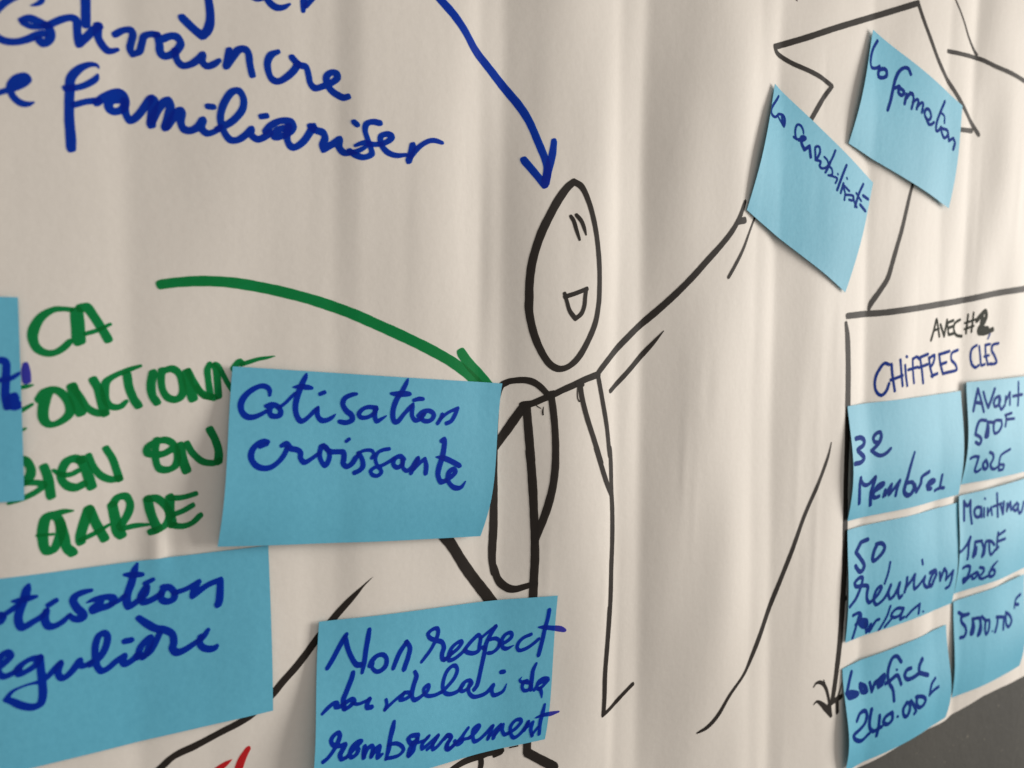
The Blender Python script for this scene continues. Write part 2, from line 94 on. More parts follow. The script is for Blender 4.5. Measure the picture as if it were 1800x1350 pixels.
   '-211.5,-18.8,2.7 -208.3,-19.8,3.1 -206.8,-22.6,3.1 -207.1,-25.3,3.1 -209.1,-27.5,3.1;-210.6,-27.5,2.2 -205.2,-27.9,2.2 -202.8,-28.9,2.2 -204.8,-30.8,2.2 -208.8,-32.8,2.2 -213.9,-34.4,1.3;-202.6,-22.7,3.3 -201.5,-26.6,3.3 -200.8,-33.1,3.3;-199.7,-24,1.4 -197.5,-25.7,1.9 -194.2,-26.1,2.1 -191.7,-25,2.1;-190.7,-21.3,3.1 -192.8,-20.4,3.1 -195.3,-21.2,3.1 -197,-24.3,3 -197.2,-27.5,3 -195.5,-30,3.1 -192.6,-31.1,3.1 -190.1,-30.2,3.1;-190.5,-21.2,3.8 -188.9,-25.6,3.8 -187.5,-31,3.9;-188,-19.9,2.6 -186.6,-24,2.6 -184.1,-27.6,2.7 -180.6,-29.5,2.7 -177.8,-29.3,2.7;-182.1,-17.8,2.8 -180,-21.8,2.9 -178.8,-25.8,2.9 -177.8,-29.5,2.9;-164.4,-15.8,2.7 -165,-20.1,2.7 -164.8,-24,2.7 -163.7,-26.8,2.8 -160.5,-27.6,2.8 -157.7,-26.1,2.8 -157,-21.7,2.8 -158.5,-17.7,2.8 -161.2,-16,2.7 -164.4,-16.4,2.7 -167.4,-18.1,2.7 -168.1,-20.4,2.7 -166.3,-21.2,2.7 -162.2,-21.3,2.8 -158.5,-19.4,2.8;-155.9,-18.8,3.9 -155.3,-23.4,3.9 -153.8,-28.2,3.9;-153.3,-18,2.7 -151.4,-21.7,2.7 -147.6,-25.5,2.7 -143.3,-26.5,2.7 -141.3,-25.7,2.8;-144.5,-13.2,3.3 -142.6,-17.1,3.3 -141.3,-22,3.4 -141.5,-26,3.4'),
  ('paper', 'green_words', 'green', 'green letters GARDE',
   '-193.7,-39.6,0.8 -197,-39.5,2.2 -199.9,-40.1,2.8 -202.3,-40.7,3.2 -203.5,-44.3,3.6 -203.7,-48.9,3.5 -202.9,-52.7,3.4 -200.6,-53.1,3 -198.9,-50.1,3.1 -197.9,-46.5,3.4 -198.3,-42.5,3.3 -199.9,-40.6,2.8;-198.1,-43.4,3.5 -197,-48,3.6 -196.1,-52.9,3.6 -194.3,-55,3.6;-205.5,-47,1.1 -203.3,-47.1,1.1 -200.3,-47.3,1.1;-188.5,-39.8,3.6 -189.9,-43.9,3.6 -191.4,-48.9,3.6 -191.5,-51.3,3.6;-188.1,-40.1,3.6 -186.2,-45.4,3.6 -183.5,-51.3,3.7;-191.4,-50.8,2.1 -187.1,-49.2,2.1 -181.6,-46.5,1.3;-180.4,-39.5,3.8 -179.6,-44.4,3.9 -178.9,-49.4,3.9 -177.6,-50.9,3.9;-180.2,-38.8,2.9 -178.4,-36.5,2.9 -175.5,-36.6,2.9 -174.2,-39.8,2.9 -175.2,-43.6,2.9 -177.9,-47.7,2.9;-177.5,-48.8,2.1 -173,-48.2,2.2 -167.9,-48.2,1.2;-168,-38.7,3.6 -167.2,-43.4,3.6 -165.6,-48.4,3.7 -164.7,-50,3.7;-168,-38.1,2.9 -164.8,-38.4,3 -161.7,-41.6,3 -160.3,-45.8,3 -161.8,-49,3 -164.8,-50.4,3 -167.2,-51,3;-160,-38.6,3.6 -160.2,-43.3,3.6 -159.3,-48.9,3.6;-159.8,-38.8,2.3 -155.6,-39,2.3 -150.5,-38.1,2.3;-158.9,-45.5,2.5 -155.2,-44.3,2.5 -151.8,-42.6,2.5;-159.9,-49.5,2.5 -155.7,-50.4,2.5 -151.9,-49.5,2.5 -148.9,-46.9,2.5'),
  ('paper', 'green_arrow', 'green', '',
   '-161.6,43.5,4.1 -155.2,44.5,4.1 -146.7,45.2,4.2 -135.5,45,4.3 -122.1,43.2,4.4 -110.1,40.8,4.4 -99.4,38.1,4.5 -86.6,34,4.6 -73.3,28.7,4.7 -59.4,22.9,4.8 -44.5,16.2,4.9 -33.1,10.2,5 -23.2,3.3,5.1 -18.4,-1.6,5.2;-30.5,15.8,5.2 -25.8,10.5,5.3 -19.6,4.9,5.4 -13,-2,5.4'),
  ('paper', 'figure', 'black', '',
   '30.1,99.5,3.3 26.1,96.2,3.8 20.5,89.3,4 15.3,80.8,4 11.6,73.8,4 8.6,65.9,3.9 6.5,57.7,3.9 5.6,48.5,4 5.7,41.7,4 5.7,36.7,4 7,30.3,4 9.6,22.7,3.9 14,14.7,3.6 18.5,9.5,3.2 23.7,7.3,3 29.4,8.5,3.1 35.3,12.8,3.3 41.3,20.9,3.2 46.2,30.5,3.1 48.1,40.2,2.9 48.3,45,2.9 48,54.6,2.9 47,64.1,3 44.7,75.8,3 41.3,86.4,3.1 37.6,94,3.1 34.7,97.7,3.1 30.9,99.4,2.9;28.6,82.5,1.9 30.3,80.5,2.2 32,76.3,2.2 34,71.6,1.5;31.9,83.4,1.9 34.9,80.8,2.2 36.7,77.6,2.1 38,74.2,1;25.6,44.5,2.1 27.1,40.7,2.2 29,36.1,2.3 32.7,32.3,2.4|36.3,34.8,2.3 38.1,38.6,2.3 38.6,43.8,2.3 39.1,47.3,2.1;25.8,43.1,2.2 31.7,44.7,2.3 39.4,47.3,2.3;4.1,-10.1,3.4 8.6,-9.7,3.4 15.6,-7.2,3.4 20.8,-5.4,3.4 26.3,-3.2,3.4 32.7,-1.1,3.5 38.8,1.1,3.5 46,3,3.5 49.2,3.6,3.5;48.7,3.8,2.9 52.5,7.5,3.2 58.4,12.6,3.3 64.9,17.8,3.6 73.6,24.3,3.6 82.9,30.8,3.8 92.1,37.8,3.9 101.7,45.6,3.7 112.7,55.2,3.6 123.5,65.1,3.6 133.8,74.2,3.3 142.1,82.5,3.1 148.1,90.8,2.8 152.4,100.1,2.1;147.6,88.5,3.8 152.4,89.4,3.9;59.4,-5.2,2.6 68.6,1.6,2.8 79.1,10.1,3 88.1,18.4,2.5 95.8,26.2,0.5;140.4,56.7,2.1 145.5,63.4,2.1 151.9,72.6,1.9 157.3,82.6,1.4 162.7,92.4,1.4;-4.5,0.8,2.9 -7.6,-0.5,2.9 -7.8,-1,2.9;-3.1,1.6,2.9 1.7,2.1,2.9 6.2,1.9,2.9 10.2,0.6,2.9 14.4,-2.4,2.9 17.9,-6,2.9;-3.1,1.6,2.9 -7,-0.2,2.9 -9.3,-6.5,2.9 -10.2,-15.7,3.2 -10.7,-24.9,3.7 -10.6,-41.2,3.8 -10.6,-42.6,3.9 -10.3,-56.6,4 -10.3,-70.8,4.3 -10.7,-80.2,4.3 -10.6,-86.4,3.8 -9.5,-92.3,3.6 -9.6,-90.2,3.9 -6.8,-97,3.7 -2.1,-101.3,3.5 2,-102.6,3.4 7.5,-102,3.1 13.4,-100.9,2.7;4.5,-11.3,4.4 0.8,-16.1,4.4 -3.9,-22.5,4.4 -9,-28.7,4.4 -12.3,-32.4,4.4;6.2,-11.1,4.1 7.4,-21.1,4.1 8.5,-30.6,4.2 9.3,-37.7,4.2 8.6,-33.4,4.2 9.6,-41.5,4.2 10.7,-53.6,4.2 11.5,-65.6,4 12.1,-75.3,4 12.6,-87.6,4.2 12.4,-98,4.3 12.3,-108.5,4.3 11.8,-121.7,4.3;19.3,-5.8,3.6 20.5,-12,3.6 21.8,-21.6,3.6 22.5,-31.2,3.6 22.6,-38.4,3.7 22.6,-35.1,3.7 22.5,-42.3,3.8 21.4,-51.8,3.9 19,-61.3,4 16.1,-69.4,4 13.3,-75.9,3.9 12.4,-78.8,3.6;36.7,-0.9,3.1 38.4,-8,3.1 41.9,-17.9,3.1 47.6,-30.6,3.2 52.8,-42.6,3.2 49.1,-34.7,3.2 52.8,-43.6,3.1 57.2,-53.1,3.1 61.6,-60.6,2.9;35.3,-2.1,0.7 35.3,-7.4,0.7 36.7,-9.6,0.7 37.7,-8,0.7;49.4,3,2.7 52.8,-8.8,2.8 56.8,-23.9,2.8 59.6,-39.3,2.8 59.7,-35.8,2.8 60.7,-43.5,2.9 61.8,-58.9,3 62.9,-69.3,3.2 63.6,-84.9,3.2 63.5,-100.5,3.2 63.5,-99.5,3.2 63.7,-120.5,3.2 62.6,-141.3,3.1 63.3,-122.8,3.2 62.5,-141.6,3.2 61.3,-159,3.1 61.3,-173.2,3 60.9,-182,2.7;60.6,-182.3,2.4 67.9,-179.8,2.4 75.3,-175.3,2.5 83,-171.1,2.5;15.3,-11.4,0.4 14.9,-13.7,0.9 15.1,-15.3,0.9;11.4,-10.7,0.5 13.8,-12.2,0.5;17.9,-5.1,2.7 20.4,-4.7,2.7;35.1,-0.6,2.8 38.2,-1,2.8;-44.1,-62.8,4.9 -39.9,-68.5,4.9 -34.7,-74.4,5 -27.3,-85.5,5.1 -19.2,-96.2,5.2 -11.4,-106,5.2 -7.4,-111.4,5.3;11.5,-179,4.2 11.4,-190.1,4.2|18.4,-195.2,4.2 28,-201.9,4.3'),
  ('paper', 'scribble', 'black', '',
   '-35.4,-187.3,3.2 -28,-185.5,3.2 -22,-185.1,3.2 -15.3,-185.3,3.2 -10.1,-184.9,3.3 -3.7,-185.6,3.3;-7.2,-187,2.5 -3.9,-186.5,2.5;-15.3,-186.4,2.8 -15.2,-189.8,2.8 -16.4,-193.7,2.8;1.2,-185.1,0.7 6,-185.3,0.7'),
  ('paper', 'ground_line', 'black', '',
   '-74.7,-83.2,0.2 -79.7,-86.9,0.9 -83.7,-90.4,2.1 -87.6,-94,2.8 -92.2,-98.5,3.1 -96.8,-103.4,3.3 -100.8,-107.2,3.2 -105.5,-112.5,3.2 -110.8,-117.7,3.2 -116,-122.1,3.2 -120.5,-126.4,3.2 -124.8,-129.6,3.2 -130.4,-133.7,3 -135.1,-135.5,2.9 -141,-137.2,2.8 -146.7,-139,2.9 -152.5,-140.6,3 -158.6,-141.9,2.9 -161.9,-143.3,2.8 -164.1,-145,2.8 -166.8,-146.9,2.7'),
  ('paper', 'red_mark', 'red', '',
   '-137.9,-150.3,0.4 -140.8,-151.7,2.4 -143.8,-153.2,3.2 -145.7,-154.3,3.2;-131.3,-147.5,2.3 -133.5,-150.8,3 -134.9,-154.1,3.3 -135.6,-156.7,3.3'),
  ('paper', 'long_curve', 'black', '',
   '243,-45.4,0.8 240.1,-55,2.1 231.6,-71.7,2.7 219.1,-92.6,3 209.3,-113.4,3.3 197.8,-135.4,3.4 186.2,-156.6,3.9 176.1,-172.9,3.4 169.1,-181.9,2.6 155.2,-191.9,2.6 145.3,-202.3,3 137.6,-207.2,2.9 129.3,-209.1,1.2'),
  ('paper', 'house', 'black', '',
   '314.5,243.4,4.1 288.5,233.5,4 258.6,222.2,3.9 228.5,210.8,3.8 202.3,200.4,3.7 175.8,190.6,3.6|177.6,188,2.8 182.5,186.3,2.6 191.9,183.9,2.6 208.3,181.5,2.7 219.5,179.4,2.7 228.9,176.4,2.7|220.5,167.8,3.2 208.4,152.3,3.1;315.1,243.2,2.9 321.6,234.6,2.9 331.8,223,3 342.6,211.2,3 354.3,201.8,3.1 367,193.4,3.1 380.6,183.6,3.2 400.5,168.9,3.2;370,169,2.9 379.6,169.6,3.2 391.6,170.6,3.5;357.7,255.9,1.1 369.5,244,1.4 379.4,233.1,1.9 392,223.8,2.5;354.4,219.7,2.8 370.5,220.5,2.8 394.3,221.5,2.9 413.2,218.8,2.9 432.2,216.9,3 461.3,213.3,3.1;192.4,221.1,0.9 194,220.1,0.6;320.6,126.4,2.4 318,118.6,2.7 315,108.1,3 310.8,94.4,3.2 306.3,83.1,3.3 301.9,71.9,3.5 297.5,61.5,3.6 289.7,52.6,3.8 282,44.6,3.9 280,40.9,2.6'),
  ('paper', 'frame', 'black', '',
   '254.6,36,3.9 272.9,37.3,4 293.3,38.5,4 313.5,40.5,4.1 339.3,43,4.2 366.4,45.9,4.3 395.3,49.1,4.4 418.9,52.6,4.5 446.2,56.3,4.6 482.9,60.4,4.7;253.2,31.2,2.9 255.3,23.7,4.7 256.8,10.6,5 257.8,-2.5,5.1 258.7,-22.4,5.3 261.5,-73.2,5.2 263.9,-98.3,5.3 265.6,-131.7,5.3 264.8,-156.6,5.4 263.6,-181.6,5.1 260.5,-206.2,4.6 257.5,-222.4,4.1;264.1,-152.6,4.2 267.6,-153.2,4.2;236.6,-206.9,1.1 239.2,-204.8,1.8 243.4,-205.3,2.4 247.3,-207.8,2.4 250.4,-211.9,2.6 253.9,-220.7,2.6 256.3,-229.6,2.7;246.9,-204.4,0.7 248.2,-207.7,1.8;237.5,-219.1,0.8 240.6,-217.7,1.6 245.4,-220.4,2.8 250.4,-224.7,3.8 256.9,-231.6,2.7;254.1,-223.2,3.6 260.1,-222,3.6 268.2,-221.5,3.6;263.3,-223.2,3.7 264.2,-230.9,3.7;268.4,-211.6,0.7 264.2,-220.4,2.1'),
  ('paper', 'caption', 'olive', '',
   '351.9,19.8,1.7 355.5,27.1,1.7 358.8,34.7,1.7 361.2,28.6,1.7 363.3,22.6,1.7;356.3,26.8,1.4 362.3,28,1.4;364.3,30.9,1.7 369.6,22.6,1.7|372.9,34.4,1.7;373.4,32.2,1.7 375.7,24.1,1.8;373.4,32.2,1.7 382.5,34.1,1.8;375,28.5,1.8 381.4,29.7,1.8;377,23.7,1.8 385.1,24.8,1.8;392.6,34.7,1.8 384.4,31.6,1.8 383.9,27.1,1.8 388,23.4,1.8 395.8,22.5,1.8;401.8,38.5,1.4 400.8,24.5,1.4;408,40,1.4 406.9,25.7,1.4;398.8,32.2,1.4 411,35.1,1.4;398.7,27.7,1.4 409.1,30.2,1.4;412.7,34.4,3 418.3,38.6,3 423.4,41.3,3 425.3,37.9,3 422,32.6,3 416.2,28,3 416.2,25.3,3 425.8,25.3,3.1 435.2,27.6,3.1;420,36.3,3 419.5,29.5,3 428.4,28,3.1'),
  ('paper', 'blue_title', 'blue2', '',
   '301.2,3.7,1.8 296.8,4.6,1.8 292.4,0.6,1.8 289.3,-4.8,1.8 289.1,-11,1.8 291.8,-15.5,1.8 296.1,-17,1.9 300.2,-14,1.9 302.3,-9.2,1.9;303.6,3.8,1.9 305.2,-3.8,1.9 308.6,-14.4,1.9;312.8,6.6,1.9 315.3,-4,1.9 317.3,-11.1,1.9;303.7,-6.8,1.9 316.5,-4.1,1.9;318.9,2.8,1.9 320.6,-4.2,1.9 323.2,-11.3,1.9;319.8,8.9,1.7 320.9,8.7,1.7;328.5,7.2,1.8 329.6,-1,1.8 331.9,-9.7,1.8;328.5,6.7,1.8 333.7,8.4,1.8 338.4,6.5,1.8;323.2,-0.4,1.8 335.3,1.2,1.8;338.3,7.9,1.8 341.5,-1.3,1.9 343.7,-10.1,1.9;338.3,7.9,1.8 348.5,10.1,1.9;337.3,0.8,1.8 348.4,2.8,1.9;350.1,7.5,1.9 352.2,0.6,1.9 356,-6.2,1.9;350.1,7.1,1.9 357.6,9,1.9 356.5,4.1,1.9 352.2,0.5,1.9;354.3,-5.6,1.9 362.6,-4.2,1.9;364,9.6,1.9 366.1,3.2,1.9 370.1,-4.4,1.9;364,9.6,1.9 378.4,11.7,1.9;366.2,2.3,1.9 374.4,3.7,1.9;370.1,-4.4,1.9 381.1,-3.3,1.9;391.4,12.4,1.9 382.1,10,1.9 381.7,5.7,1.9 388.3,1.9,1.9 391.2,-1.9,1.9 382.4,-3.3,1.9 374.7,-3.8,1.9;414.5,15.8,1.8 408.9,12.9,1.8 407.6,7.6,1.8 409.9,1.5,1.8 414.6,-1,1.8 418.6,0.6,1.8;418,14.9,1.8 419.9,8.2,1.8 422.1,0.7,1.8 426.7,1.2,1.8;426.4,15.8,1.8 427.7,8.1,1.8 430.9,0.9,1.8;426.4,15.8,1.8 432.7,16.5,1.8;425.8,7.2,1.8 431.9,8,1.8;430.9,0.9,1.8 435,1.6,1.9;443.8,17,1.9 436.6,15.7,1.9 435.5,11.8,1.9 439.9,7.1,1.9 442.5,2.4,1.9 435.9,1,1.9;432,24.2,1.2 429.5,20.5,1.2'),
  ('paper', 'crossbar', 'violet', '',
   '16.2,-124.4,0.9 19.1,-125,2.2 24.2,-126.2,2.5 29.2,-127.6,2.9 32.3,-129,1.9'),
  ('paper', 'crossbar_low', 'violet', '',
   '16.6,-172.9,1.1 21.1,-172.5,2.1 25.6,-172.9,2.4 30.4,-172.8,1.1'),
  ('N1', 'writing', 'blue', 'word Cotisation',
   '-121.3,-0.2,1.4 -121.3,2.1,2.2 -122.7,3.4,2.3 -124.8,3.7,2.4 -128.3,2.3,2.5 -131.4,-0.2,2.6 -133,-3.1,2.7 -132.8,-6.1,2.7 -131,-8.2,2.7 -128.4,-8.6,2.5 -125.3,-7.7,2.1 -122.7,-6.4,1.8;-123,-4.4,1.8 -120.8,-4,2.4 -118.5,-4.6,2.4 -117,-6.6,2.4 -117.5,-8.5,2.4 -119.1,-8.8,2.4 -121,-8.3,2.4 -121.7,-6.3,2.4 -120.9,-4.9,2.4;-117.8,-5.4,1.6 -114.9,-3.6,1.6 -112.4,-1.3,1.6 -110.5,0.3,1.6;-105.5,8.2,0.9 -106.1,6.7,2.1 -107.4,4.3,2.5 -109.1,0.5,2.6 -110.5,-3.8,2.6 -110.7,-7.3,2.6 -109.6,-10.5,2.6 -108,-11.4,2.4 -105,-9.6,1.9 -102.4,-7.3,2 -100.9,-6,1.4;-111.3,2.8,0.9 -108.6,2.9,2.3 -105.4,2.5,2.4 -103.4,2.1,1.6;-101.2,-6.6,2.1 -101.3,-9.4,2.4 -99.7,-11.5,2.5 -97.2,-11.6,2.3 -95,-10.6,1.9 -93.3,-9.3,0.6;-99.7,-0.5,2.1 -98,0.1,2.1;-83.6,-1.1,1.6 -85.8,-1.4,2.3 -88.8,-2.7,2.4 -89.9,-5.1,2.5 -88.5,-8,2.6 -86.1,-10.2,2.7 -86.1,-12.2,2.5 -88.8,-13.1,2.4 -91.7,-12.5,2;-74.6,-7.4,2.1 -78.6,-7,2.1 -81.2,-7.9,2.1 -82.9,-9.9,2.1 -81.8,-11.3,2.1 -78.7,-11.3,2.1 -76,-9.9,2.1 -74.5,-7.9,2.1;-74.8,-7.4,2.3 -75.5,-10.7,2.4 -74.7,-13.3,2.3 -72.5,-12.5,1.8 -70,-11.2,0.8;-58.9,4.8,0.8 -59.8,2.8,2.1 -62,-0.9,2.5 -64.9,-4.6,2.6 -66.7,-9.5,2.6 -66.5,-13.5,2.7 -64.8,-14.2,2.5 -61.4,-11,2.1 -57.9,-7.9,2.1 -56.5,-6.6,1.5;-67.3,-1.5,1.5 -63.9,-1.9,2.8 -60.1,-2,2.8 -58.1,-2.2,2;-56.8,-7.5,2.3 -57.3,-11.7,2.3 -55.8,-14,2.3 -53.3,-13.6,2.3 -51.3,-11.7,2.3;-56.1,-5,1.9 -53.5,-4.5,2.3 -51.4,-4.7,1.9;-54.2,-12.1,2.2 -51.7,-10.3,2.2 -48.2,-10.2,2.3 -46,-11.9,2.3 -47,-14,2.3 -49.4,-14.8,2.3 -52,-14.1,2.2 -52.5,-12.5,2.2 -50.7,-11,2.2;-41.5,-12.2,2.1 -42.3,-13.9,2.1 -44.2,-16.1,2.1;-42.9,-14.3,1.8 -38.6,-11.7,1.8 -32.8,-9.7,1.8|-34.5,-12.6,2.2 -36.8,-15.5,2.2 -39.4,-16.4,2.2'),
  ('N1', 'writing', 'blue', 'word croissante',
   '-122.9,-18.8,1.9 -124.7,-18.4,2.3 -127.1,-19.3,2.5 -129.5,-21.7,2.6 -130.1,-24.7,2.7 -128.7,-27.4,2.6 -126.1,-29,2.5 -122.6,-29.1,2.6 -119,-27.1,2.3 -116.4,-24.3,2.2 -115,-21.7,2.2;-126.3,-20.6,1.8 -123.4,-19.7,1.8;-117.4,-20.8,2 -115.4,-20.2,2.7 -113.5,-22.2,2.6 -111.1,-22.9,2.5 -109.5,-24.1,2.4 -109.7,-26.4,2.5 -108.1,-28.3,2.5 -105.1,-27.2,2 -101.5,-25.1,1.8;-100.5,-22.6,2.3 -101.3,-25.9,2.3 -100.5,-28.8,2.3 -99,-30.5,2.3 -97.5,-28.6,2.3 -96.9,-25.9,2.3 -98.2,-23,2.3 -100.3,-22.3,2.3;-99.4,-22.1,2.4 -96.6,-24.7,2.4 -92.8,-25.2,2.4 -90.6,-25.6,2.5 -90.6,-28.4,2.5 -91,-30.4,2.5 -89.3,-31.7,2.5 -87.1,-30.7,2.5 -85.3,-28.4,2.5 -84.3,-27.2,1.4;-89,-21,1.8 -87.8,-20.2,1.8;-83.9,-26.5,1.7 -81.2,-25.5,1.7 -77.7,-25.8,1.7 -76.8,-27.4,1.7 -77.9,-29,1.7;-83.7,-26.5,2.4 -82.3,-29.4,2.4 -82.2,-32.3,2.4 -83.9,-33.9,2.4 -86,-34.6,2.4;-69.4,-25.7,1.9 -72.3,-25.9,1.9 -75.1,-27.1,1.9 -76.2,-29.5,1.9 -75.4,-32.5,1.9 -73.6,-35.1,1.9 -75.2,-36.8,1.9 -77.8,-36.3,1.9 -78.7,-34.6,1.9 -76.8,-33.2,1.9 -73.6,-32.7,1.9 -69.9,-31.3,1.9 -67.1,-29.9,1.9;-62.4,-30.7,2.3 -64.2,-29.3,2.3 -67.1,-30.3,2.3 -67.7,-32.7,2.3 -65.9,-34.1,2.3 -63.5,-33.1,2.3 -62.8,-30.6,2.3;-63.2,-31,2.1 -63.1,-34.4,2.1 -61.3,-36,2.1 -58.8,-34.8,2.1 -56.8,-32.4,2.1 -55.3,-30.9,2.2;-55.3,-31.3,2 -57.4,-34.5,2 -59.3,-37.3,2;-57.9,-35.7,2 -54.4,-33,2 -51.8,-31.5,2|-51.3,-34.6,2.5 -51.8,-38,2.5;-42.7,-24.2,2.2 -41,-23.5,2.4 -41.4,-26.9,2.8 -42.7,-31.5,2.9 -44.7,-36.1,2.8 -45.4,-39.4,2.8 -44,-42.6,2.8 -41.2,-42.4,2.5;-46,-31.2,0.7 -42.9,-31.7,2.4 -39,-33.3,2.6 -33.8,-36.2,2.6;-41.2,-42.2,2.4 -37.9,-40.6,2.4 -36,-38.6,2.4 -37.2,-37.4,2.4 -39.6,-38.7,2.4 -40.4,-41.6,2.4 -39,-44.4,2.4 -36.5,-46.2,2.6 -33.4,-46.3,2.2 -30.8,-43.7,0.7'),
  ('N2', 'writing', 'blue', 'word tisation',
   '-221.1,-73.8,2.7 -217.7,-73.8,2.7 -216.9,-74.6,2.7 -217.8,-76.2,2.7;-217.2,-74.2,2.2 -214.6,-72.8,2.2 -212.1,-71.1,2.2;-208.6,-64.3,1.2 -209.2,-65.9,2.7 -210.2,-69.4,3 -211.5,-72.8,2.9 -212.2,-75.9,2.9 -211.7,-78.7,3 -210.6,-79.4,2.8 -207.8,-78.1,2.6 -204.9,-76.6,2.3 -203.2,-74.6,1.7;-213.7,-69.5,1.2 -211,-69.5,2.5 -208.3,-69.3,2.3 -206.4,-69.1,1.4;-203.3,-74.8,2.3 -203.9,-77.5,2.8 -203.2,-80.2,2.9 -201.4,-81,2.7 -198.5,-80,2.4 -195.8,-77.7,1.5;-202.5,-72.9,2.3 -200.3,-71.7,2.3;-188.5,-70.1,1.6 -191.2,-70.3,2.4 -193.7,-71.1,2.8 -194.6,-72.8,2.9 -193.4,-75.8,3.1 -191.4,-78.6,3.1 -191.9,-80.1,2.6 -194.4,-79.6,2.4 -196,-77.9,1.7;-190.2,-74.4,0.6 -187.9,-73.7,1.9 -184,-73.4,2.4 -180.9,-74.5,2.8 -181.9,-76.6,2.9 -185.4,-77.4,2.7 -188.2,-78,2.4 -188.3,-76.8,2.4 -185.3,-75,2.4;-181.9,-76.6,2 -179.2,-75.7,2.1 -177.1,-74.2,2.1;-172.4,-62.5,1 -173.4,-65,2.6 -174.6,-69.7,3 -176.1,-73.8,2.9 -176.4,-77.2,3.1 -175.7,-78.7,2.7 -173,-77.3,2.6 -169.8,-74.9,2.5 -168.8,-72,1.8;-176.9,-66.1,1.5 -174.1,-66.6,2.7 -170.8,-67.1,2;-169.7,-72.5,2.8 -171.4,-75.6,2.8 -170.8,-77.7,2.8 -168.1,-77.6,2.8 -164.2,-75.7,2.8;-169.6,-70.7,2.4 -167.1,-69.6,2;-163.4,-73.1,2.7 -161.1,-73.6,2.7 -159.3,-76.1,2.7 -159.8,-78.6,2.7 -162.2,-79,2.7 -164.2,-77.6,2.7 -163.8,-74.9,2.7 -162,-73.3,2.7;-159.3,-76.1,2.3 -155,-75.3,2.3 -150.1,-73.1,2.4|-152,-76.3,2.7 -152.5,-78.5,2.7|-146.9,-75.1,2.7 -141.8,-73.6,2.7|-142,-78,3 -142.4,-82,3 -143,-83.6,3'),
  ('N2', 'writing', 'blue', 'word egulière',
   '-221.8,-94.3,2.4 -218.7,-92.4,2.4 -215.9,-90.2,2.4 -214.9,-88.6,2.4 -215.9,-87.4,2.4 -217.4,-88,2.4 -219.1,-90.4,2.4 -218.7,-94.1,2.4 -217.3,-95.8,2.4 -214.9,-95.4,2.4 -212.6,-94.2,2.4;-206.1,-91.6,2.6 -208.5,-91.3,2.3 -211.3,-92.5,2.3 -213,-94.4,2.6 -212.6,-95.9,2.6 -210.3,-95.5,2.3 -207.4,-93.9,2.4 -205.7,-91.5,2.3;-206,-91.4,2.8 -205.7,-96.1,2.8 -205.4,-100.8,2.8 -205.4,-105.5,2.8 -206.3,-108.5,2.8 -208.7,-109,2.8 -212.2,-107.5,2.8 -215.2,-105.2,2.4 -217,-104.3,1.7|-214.8,-101.8,1.4 -211.6,-100.7,1 -208.4,-100.3,1.2 -205.6,-100.2,1.9 -203.2,-98.6,2.2 -201,-96.3,2.2 -199.3,-94.6,1.9;-199.5,-95.2,2.6 -200.3,-97.9,2.6 -199.7,-100.1,2.6 -198.3,-100.7,2.6 -195.8,-98.9,2.6 -193.1,-95.5,2.6|-193.1,-97.2,2.3 -191.5,-97.8,2.3 -189.1,-96.9,2.3;-189.6,-97.8,2.6 -186.3,-95.9,2.6 -184.1,-92.1,2.6 -183.5,-88.3,2.6 -184.8,-86.9,2.6 -186.5,-87.7,2.6 -187.7,-91.3,2.6 -187.8,-95.6,2.6 -187.3,-99,2.6 -185.9,-101.1,2.6 -183.9,-100.8,2.6 -180.7,-98.6,2.7 -177.9,-97.2,2.7|-178.4,-99.6,2.7 -177.2,-100.4,2.7 -174.5,-99.1,2.7 -173,-97.7,2.7;-177.5,-91.6,2.5 -175.3,-91.7,2.5;-173.1,-98.9,2.6 -172.1,-95.2,2.6 -169.8,-92.7,2.6 -168.4,-92,2.6 -168.9,-95.3,2.6 -170.4,-98.5,2.6 -172.2,-98.6,2.6;-171.3,-99.3,2.5 -168.6,-97.4,2.5 -166.7,-94.3,2.5 -165.1,-91.1,2.5;-172.4,-83.7,2.5 -169.7,-86.3,3 -166.5,-88.8,3 -163.4,-89.9,3 -160.5,-92.2,3 -160,-95.6,2.9 -160.5,-98,3.1 -158.9,-99.8,3.1 -156.1,-99.4,3.1 -151.7,-97.2,2.5 -149,-95.7,2.5 -147,-93,1.8;-149.8,-95.3,2.8 -150.3,-98,2.8 -148.4,-100.3,2.8 -145,-101.1,2.8 -143.8,-100.2,1.9'),
  ('N3', 'writing', 'blue', 'words Non respect',
